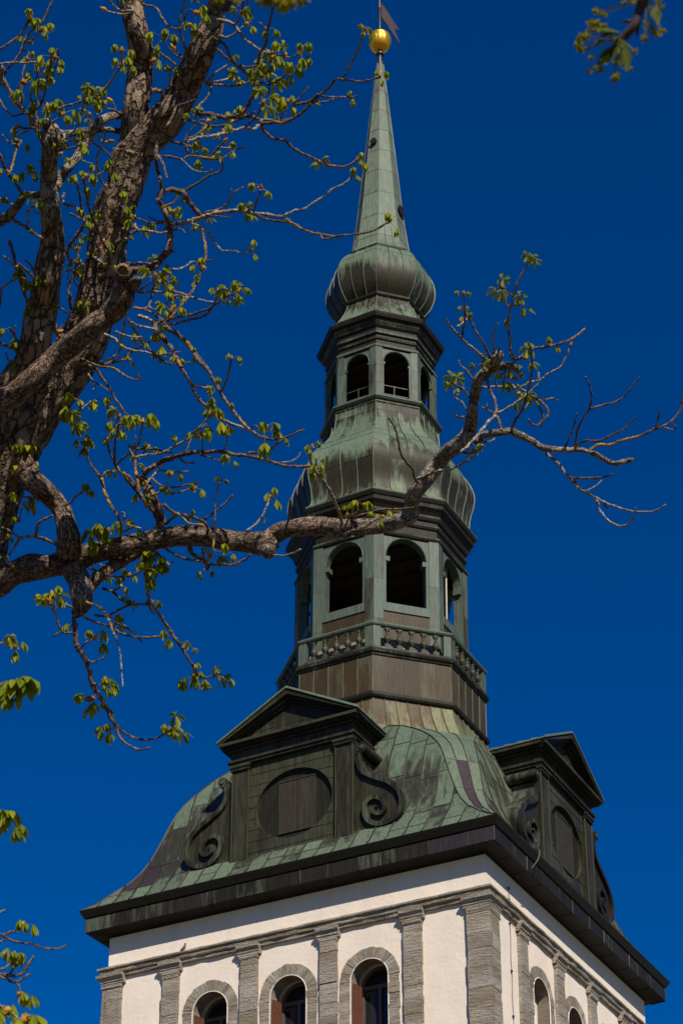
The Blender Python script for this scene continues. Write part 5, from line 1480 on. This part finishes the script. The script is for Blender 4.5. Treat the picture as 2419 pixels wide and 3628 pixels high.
# the part of the crown that grows outside the picture, to the left
def proj_u(p):
    d = p+TO-EYE; return IW/2+F_PX*d.dot(_rt)/max(d.dot(_fw), .1)
def grow(g, p, d, L, r, lev):
    n = 6; P = [p]; R_ = [r]
    for i in range(n):
        d = (d+Vector((tr_.uniform(-.25, .25), tr_.uniform(-.25, .25), tr_.uniform(-.12, .22)))).normalized()
        q = P[-1]+d*L/n
        if proj_u(q) > -60: d = Vector((-abs(d.x)-.3, d.y, d.z)).normalized(); q = P[-1]+d*L/n
        P.append(q); R_.append(r*(1-.65*(i+1)/n))
    (g['wood'] if lev < 2 else g['twig']).limb(P, R_, 10 if lev < 2 else 6, .3, .1, .05 if lev < 2 else .03, tr_.uniform(0, 9), 10)
    if lev >= 3:
        cluster(g['leaf'], g['bud'], P[-1], d, .10); return
    if lev >= 2: cluster(g['leaf'], g['bud'], P[-1], d, .10)
    for i in range(2, n+1):
        if tr_.random() < .75:
            nd = (d+Vector((tr_.uniform(-1, .4), tr_.uniform(-.9, .9), tr_.uniform(-.4, .8)))).normalized(); grow(g, P[i], nd, L*.55, R_[i]*.65+.003, lev+1)
for u, v, d, dr in ((-120, 2000, 15.4, (-1, .2, .5)), (-60, 1840, 15.4, (-.8, -.5, .7)), (-150, 2200, 15.4, (-1, -.4, .2))):
    grow(GR['n'], at(u, v, d)-TO, Vector(dr).normalized(), 2.6, .075, 0)
for key in 'tchn':
    g = GR[key]
    wd = g['wood'].build(g['name'], 'bark' if key == 't' else 'limbbark', TREE)
    if g['twig'].v: g['twig'].build('twigs', 'twig', wd)
    if g['leaf'].v: g['leaf'].build('leaves', 'leaf', wd, smooth=True, tower=False, ang=None)
    if g['bud'].v: g['bud'].build('flower_buds', 'bud', wd, smooth=True, tower=False, ang=None)
    if key == 'c':      # sawn face of the cut limb
        mb = MB(); c0 = at(436, 958, 14.28)-TO; ax = (at(430, 968, 14.05)-TO-c0).normalized(); a = ax.cross(Vector((0, 0, 1))).normalized(); b = ax.cross(a)
        rg = [[c0+ax*o+(a*math.cos(2*math.pi*i/18)+b*math.sin(2*math.pi*i/18))*mpx(q, 14.3)*(1+.06*math.sin(3*i)) for i in range(18)] for o, q in ((-.05, 21), (.0, 20), (.012, 17), (-.012, 13), (-.012, 2))]
        mb.rings(rg, True, True, True); mb.build('sawn_end', 'scar', wd, smooth=True, tower=False)

# --- maple close overhead: only two flowering shoots hang into view
MO = Vector((5.2, -DIST-2.0, 0))
MT = empty('maple_tree', tuple(MO)); tag(MT, 'blurred maple shoot with yellow green blossom hanging into the top right corner of the view', 'tree')
wd = Wood(); tw = Wood(); lm = MB(); bm = MB()
def mp(u, v, d): return at(u, v, d)-MO
tipA = mp(2330, -160, 5.0); tipB = mp(830, -120, 4.6)
wd.limb([Vector((0, 0, -.2)), Vector((0, 0, .2)), Vector((.05, 0, 2)), Vector((-.1, .2, 4)), Vector((0, .1, 7)), Vector((.2, 0, 9))], [.34, .26, .2, .17, .13, .08], 20, .3, .1, .06, 2, 6)
wd.limb([Vector((-.1, .2, 4)), Vector((-1, 1.0, 5.3)), mp(2600, -560, 5.1)], [.07, .045, .02], 10, .3, .1, .05, 4, 10)
wd.limb([Vector((-.05, .18, 5)), Vector((-2, .8, 6.2)), mp(1500, -900, 4.8), mp(980, -420, 4.6)], [.08, .05, .03, .014], 10, .3, .1, .05, 5, 10)
tw.limb([mp(2600, -560, 5.1), tipA, mp(2270, 20, 5.0), mp(2245, 90, 4.98), mp(2200, 140, 4.98), mp(2180, 165, 4.97)], [.02, .012, .0105, .010, .009, .006], 8, .2, .12, .01, 6, 60)
tw.limb([mp(2255, 70, 5.0), mp(2257, 100, 5.0), mp(2254, 128, 5.0)], [.006, .005, .002], 6, .2, .1, .008, 7, 60)
tw.limb([mp(2235, 75, 5.0), mp(2200, 75, 5.0)], [.005, .002], 6, .2, .1, .008, 7, 60)
tw.limb([mp(980, -420, 4.6), tipB, mp(815, -20, 4.6), mp(798, 40, 4.6)], [.014, .011, .010, .008], 8, .2, .12, .01, 9, 60)
tw.limb([mp(980, -420, 4.6), mp(980, -150, 4.55), mp(985, -25, 4.55)], [.012, .008, .005], 8, .2, .12, .01, 9, 60)
def blossoms(c, pts, d):
    for (u, v, s) in pts:
        p = mp(u, v, d+tr_.uniform(-.06, .06)); q = mp(*c, d)
        tube(tw_, [q, q.lerp(p, .6)+Vector((0, 0, .004)), p], .0011, 4)
        for k in range(16):
            dv = Vector((tr_.uniform(-1, 1), tr_.uniform(-1, 1), tr_.uniform(-1, .7))).normalized(); leaflet(bm, p, dv, Vector((0, 0, 1)), mpx(s, d)*tr_.uniform(.8, 1.4), mpx(s, d)*.3, .2)
tw_ = MB()
blossoms((2190, 140), [(2090, 80, 14), (2110, 85, 16), (2140, 90, 12), (2085, 108, 14), (2050, 145, 16), (2060, 130, 16), (2075, 128, 14), (2045, 160, 14), (2055, 175, 14), (2080, 173, 11), (2115, 155, 12), (2092, 203, 14), (2085, 252, 11), (2110, 238, 14), (2125, 245, 14), (2178, 275, 16), (2172, 283, 12), (2232, 245, 10), (2247, 182, 11), (2215, 215, 12), (2185, 218, 14), (2105, 108, 12)], 4.97)
blossoms((2290, 0), [(2288, 85, 12), (2305, 95, 14), (2320, 118, 16), (2335, 115, 16), (2345, 110, 12), (2282, 138, 13), (2283, 108, 8), (2330, 10, 14), (2345, 25, 10), (2240, 5, 12), (2210, 10, 10), (2120, 45, 14), (2140, 50, 12), (2110, 40, 12)], 5.0)
blossoms((985, -10), [(930, 2, 22), (950, 8, 20), (1000, 14, 26), (1010, 20, 22), (1030, 12, 22), (1060, 5, 20), (1080, -4, 18), (985, 5, 20), (1025, 5, 20)], 4.55)
blossoms((800, 0), [(780, 4, 16), (825, 2, 16), (840, 8, 14), (770, -4, 16)], 4.6)
for (u, v, u2, v2, L_, w_) in ((2195, 115, 2105, 105, 62, 20), (2195, 120, 2120, 128, 62, 16), (2208, 140, 2217, 255, 118, 21), (2195, 155, 2205, 245, 118, 18), (2180, 155, 2110, 240, 78, 17), (2185, 160, 2140, 232, 74, 18), (2170, 160, 2120, 215, 74, 12), (2190, 125, 2170, 140, 26, 6), (2325, 10, 2330, 90, 70, 13), (2315, 20, 2320, 75, 60, 12), (2160, 150, 2120, 140, 40, 9)):
    p, q = mp(u, v, 4.97), mp(u2, v2, 4.93); leaflet(lm, p, q-p, Vector((0, -1, .4)), (q-p).length, mpx(w_, 5), .25)
o = wd.build('trunk', 'bark', MT); tw.build('shoots', 'mapletwig', o); lm.build('leaves', 'maple', o, smooth=True, tower=False, ang=None); bm.build('blossom', 'blossom', o, smooth=True, tower=False, ang=None); tw_.build('flower_stalks', 'blossom', o, tower=False)

# --- small bird on the string course
fb = face(0, 6.0)
bl = Vector(fb(-3.31, .15, 23.795)); bl.z += ZO
BP = Matrix.Rotation(AZ, 3, 'Z') @ bl
mb = MB(); rg = []
for x, z, r, q in ((-.165, .035, .008, .4), (-.12, .045, .014, .5), (-.085, .06, .022, .8), (-.05, .075, .038, 1), (-.01, .088, .046, 1), (.03, .108, .045, 1), (.06, .135, .036, 1), (.075, .158, .029, 1), (.088, .178, .030, 1), (.10, .19, .026, 1), (.113, .192, .014, 1), (.122, .19, .007, 1), (.138, .186, .001, 1)):
    tx = .6; nv = Vector((-tx, 0, 1)).normalized()
    rg.append([Vector((x, 0, z))+Vector((0, 1, 0))*r*math.cos(2*math.pi*i/10)+nv*r*q*math.sin(2*math.pi*i/10) for i in range(10)])
mb.rings(rg, True, True, True)
for s_ in (-1, 1): tube(mb, [(.0, .018*s_, .055), (.008, .018*s_, .02), (.012, .018*s_, -.004)], .004, 5); tube(mb, [(.012, .018*s_, .0), (.035, .018*s_, .0)], .003, 4)
bd = mb.build('bird', simple('brown_plumage', (.14, .10, .075), .8, 0, .2, .5, 30), None, True, tower=False, ang=None)
bd.location = BP; bd.rotation_euler = (0, R(-24), AZ+R(5)); bd.scale = (1.1, 1.1, 1.1)
tag(bd, 'small brown bird perched on the grey stone string course of the church tower', 'bird')
mb = MB()
for s_ in (-1, 1): mb.rings([[Vector((x, s_*(y+.004), z)) for y, z in ((.02*q, z0), (.046*q, z0-.01), (.03*q, z0-.04*q))] for x, z0, q in ((-.13, .058, .5), (-.05, .105, .9), (.03, .135, .8))], True, True, True)
mb.build('wing', simple('wing_feathers', (.075, .055, .045), .8, 0, .2, .5, 40), bd, True, tower=False, ang=None)

# ------------------------------------------------------------------ ground
def ground():
    mb = MB(); n = 40
    m = Mat('grass_and_gravel'); a = m.noise(.12, (1, 1, 1), 5); b = m.noise(3, (1, 1, 1), 5)
    c = m.mix(m.ramp(a, [(.45, (0, 0, 0)), (.55, (1, 1, 1))]), (.055, .05, .02), (.11, .08, .055)); c = m.mix(.6, c, m.ramp(b, [(.3, (.6,)*3), (.7, (1.3,)*3)]), 'MULTIPLY')
    M['ground'] = m.fin(c, .95)
    S = 1500
    mb.add([(-S, -S, 0), (S, -S, 0), (S, S, 0), (-S, S, 0)], [(0, 1, 2, 3)])
    tag(mb.build('ground', 'ground', None, tower=False), kind='structure')
ground()
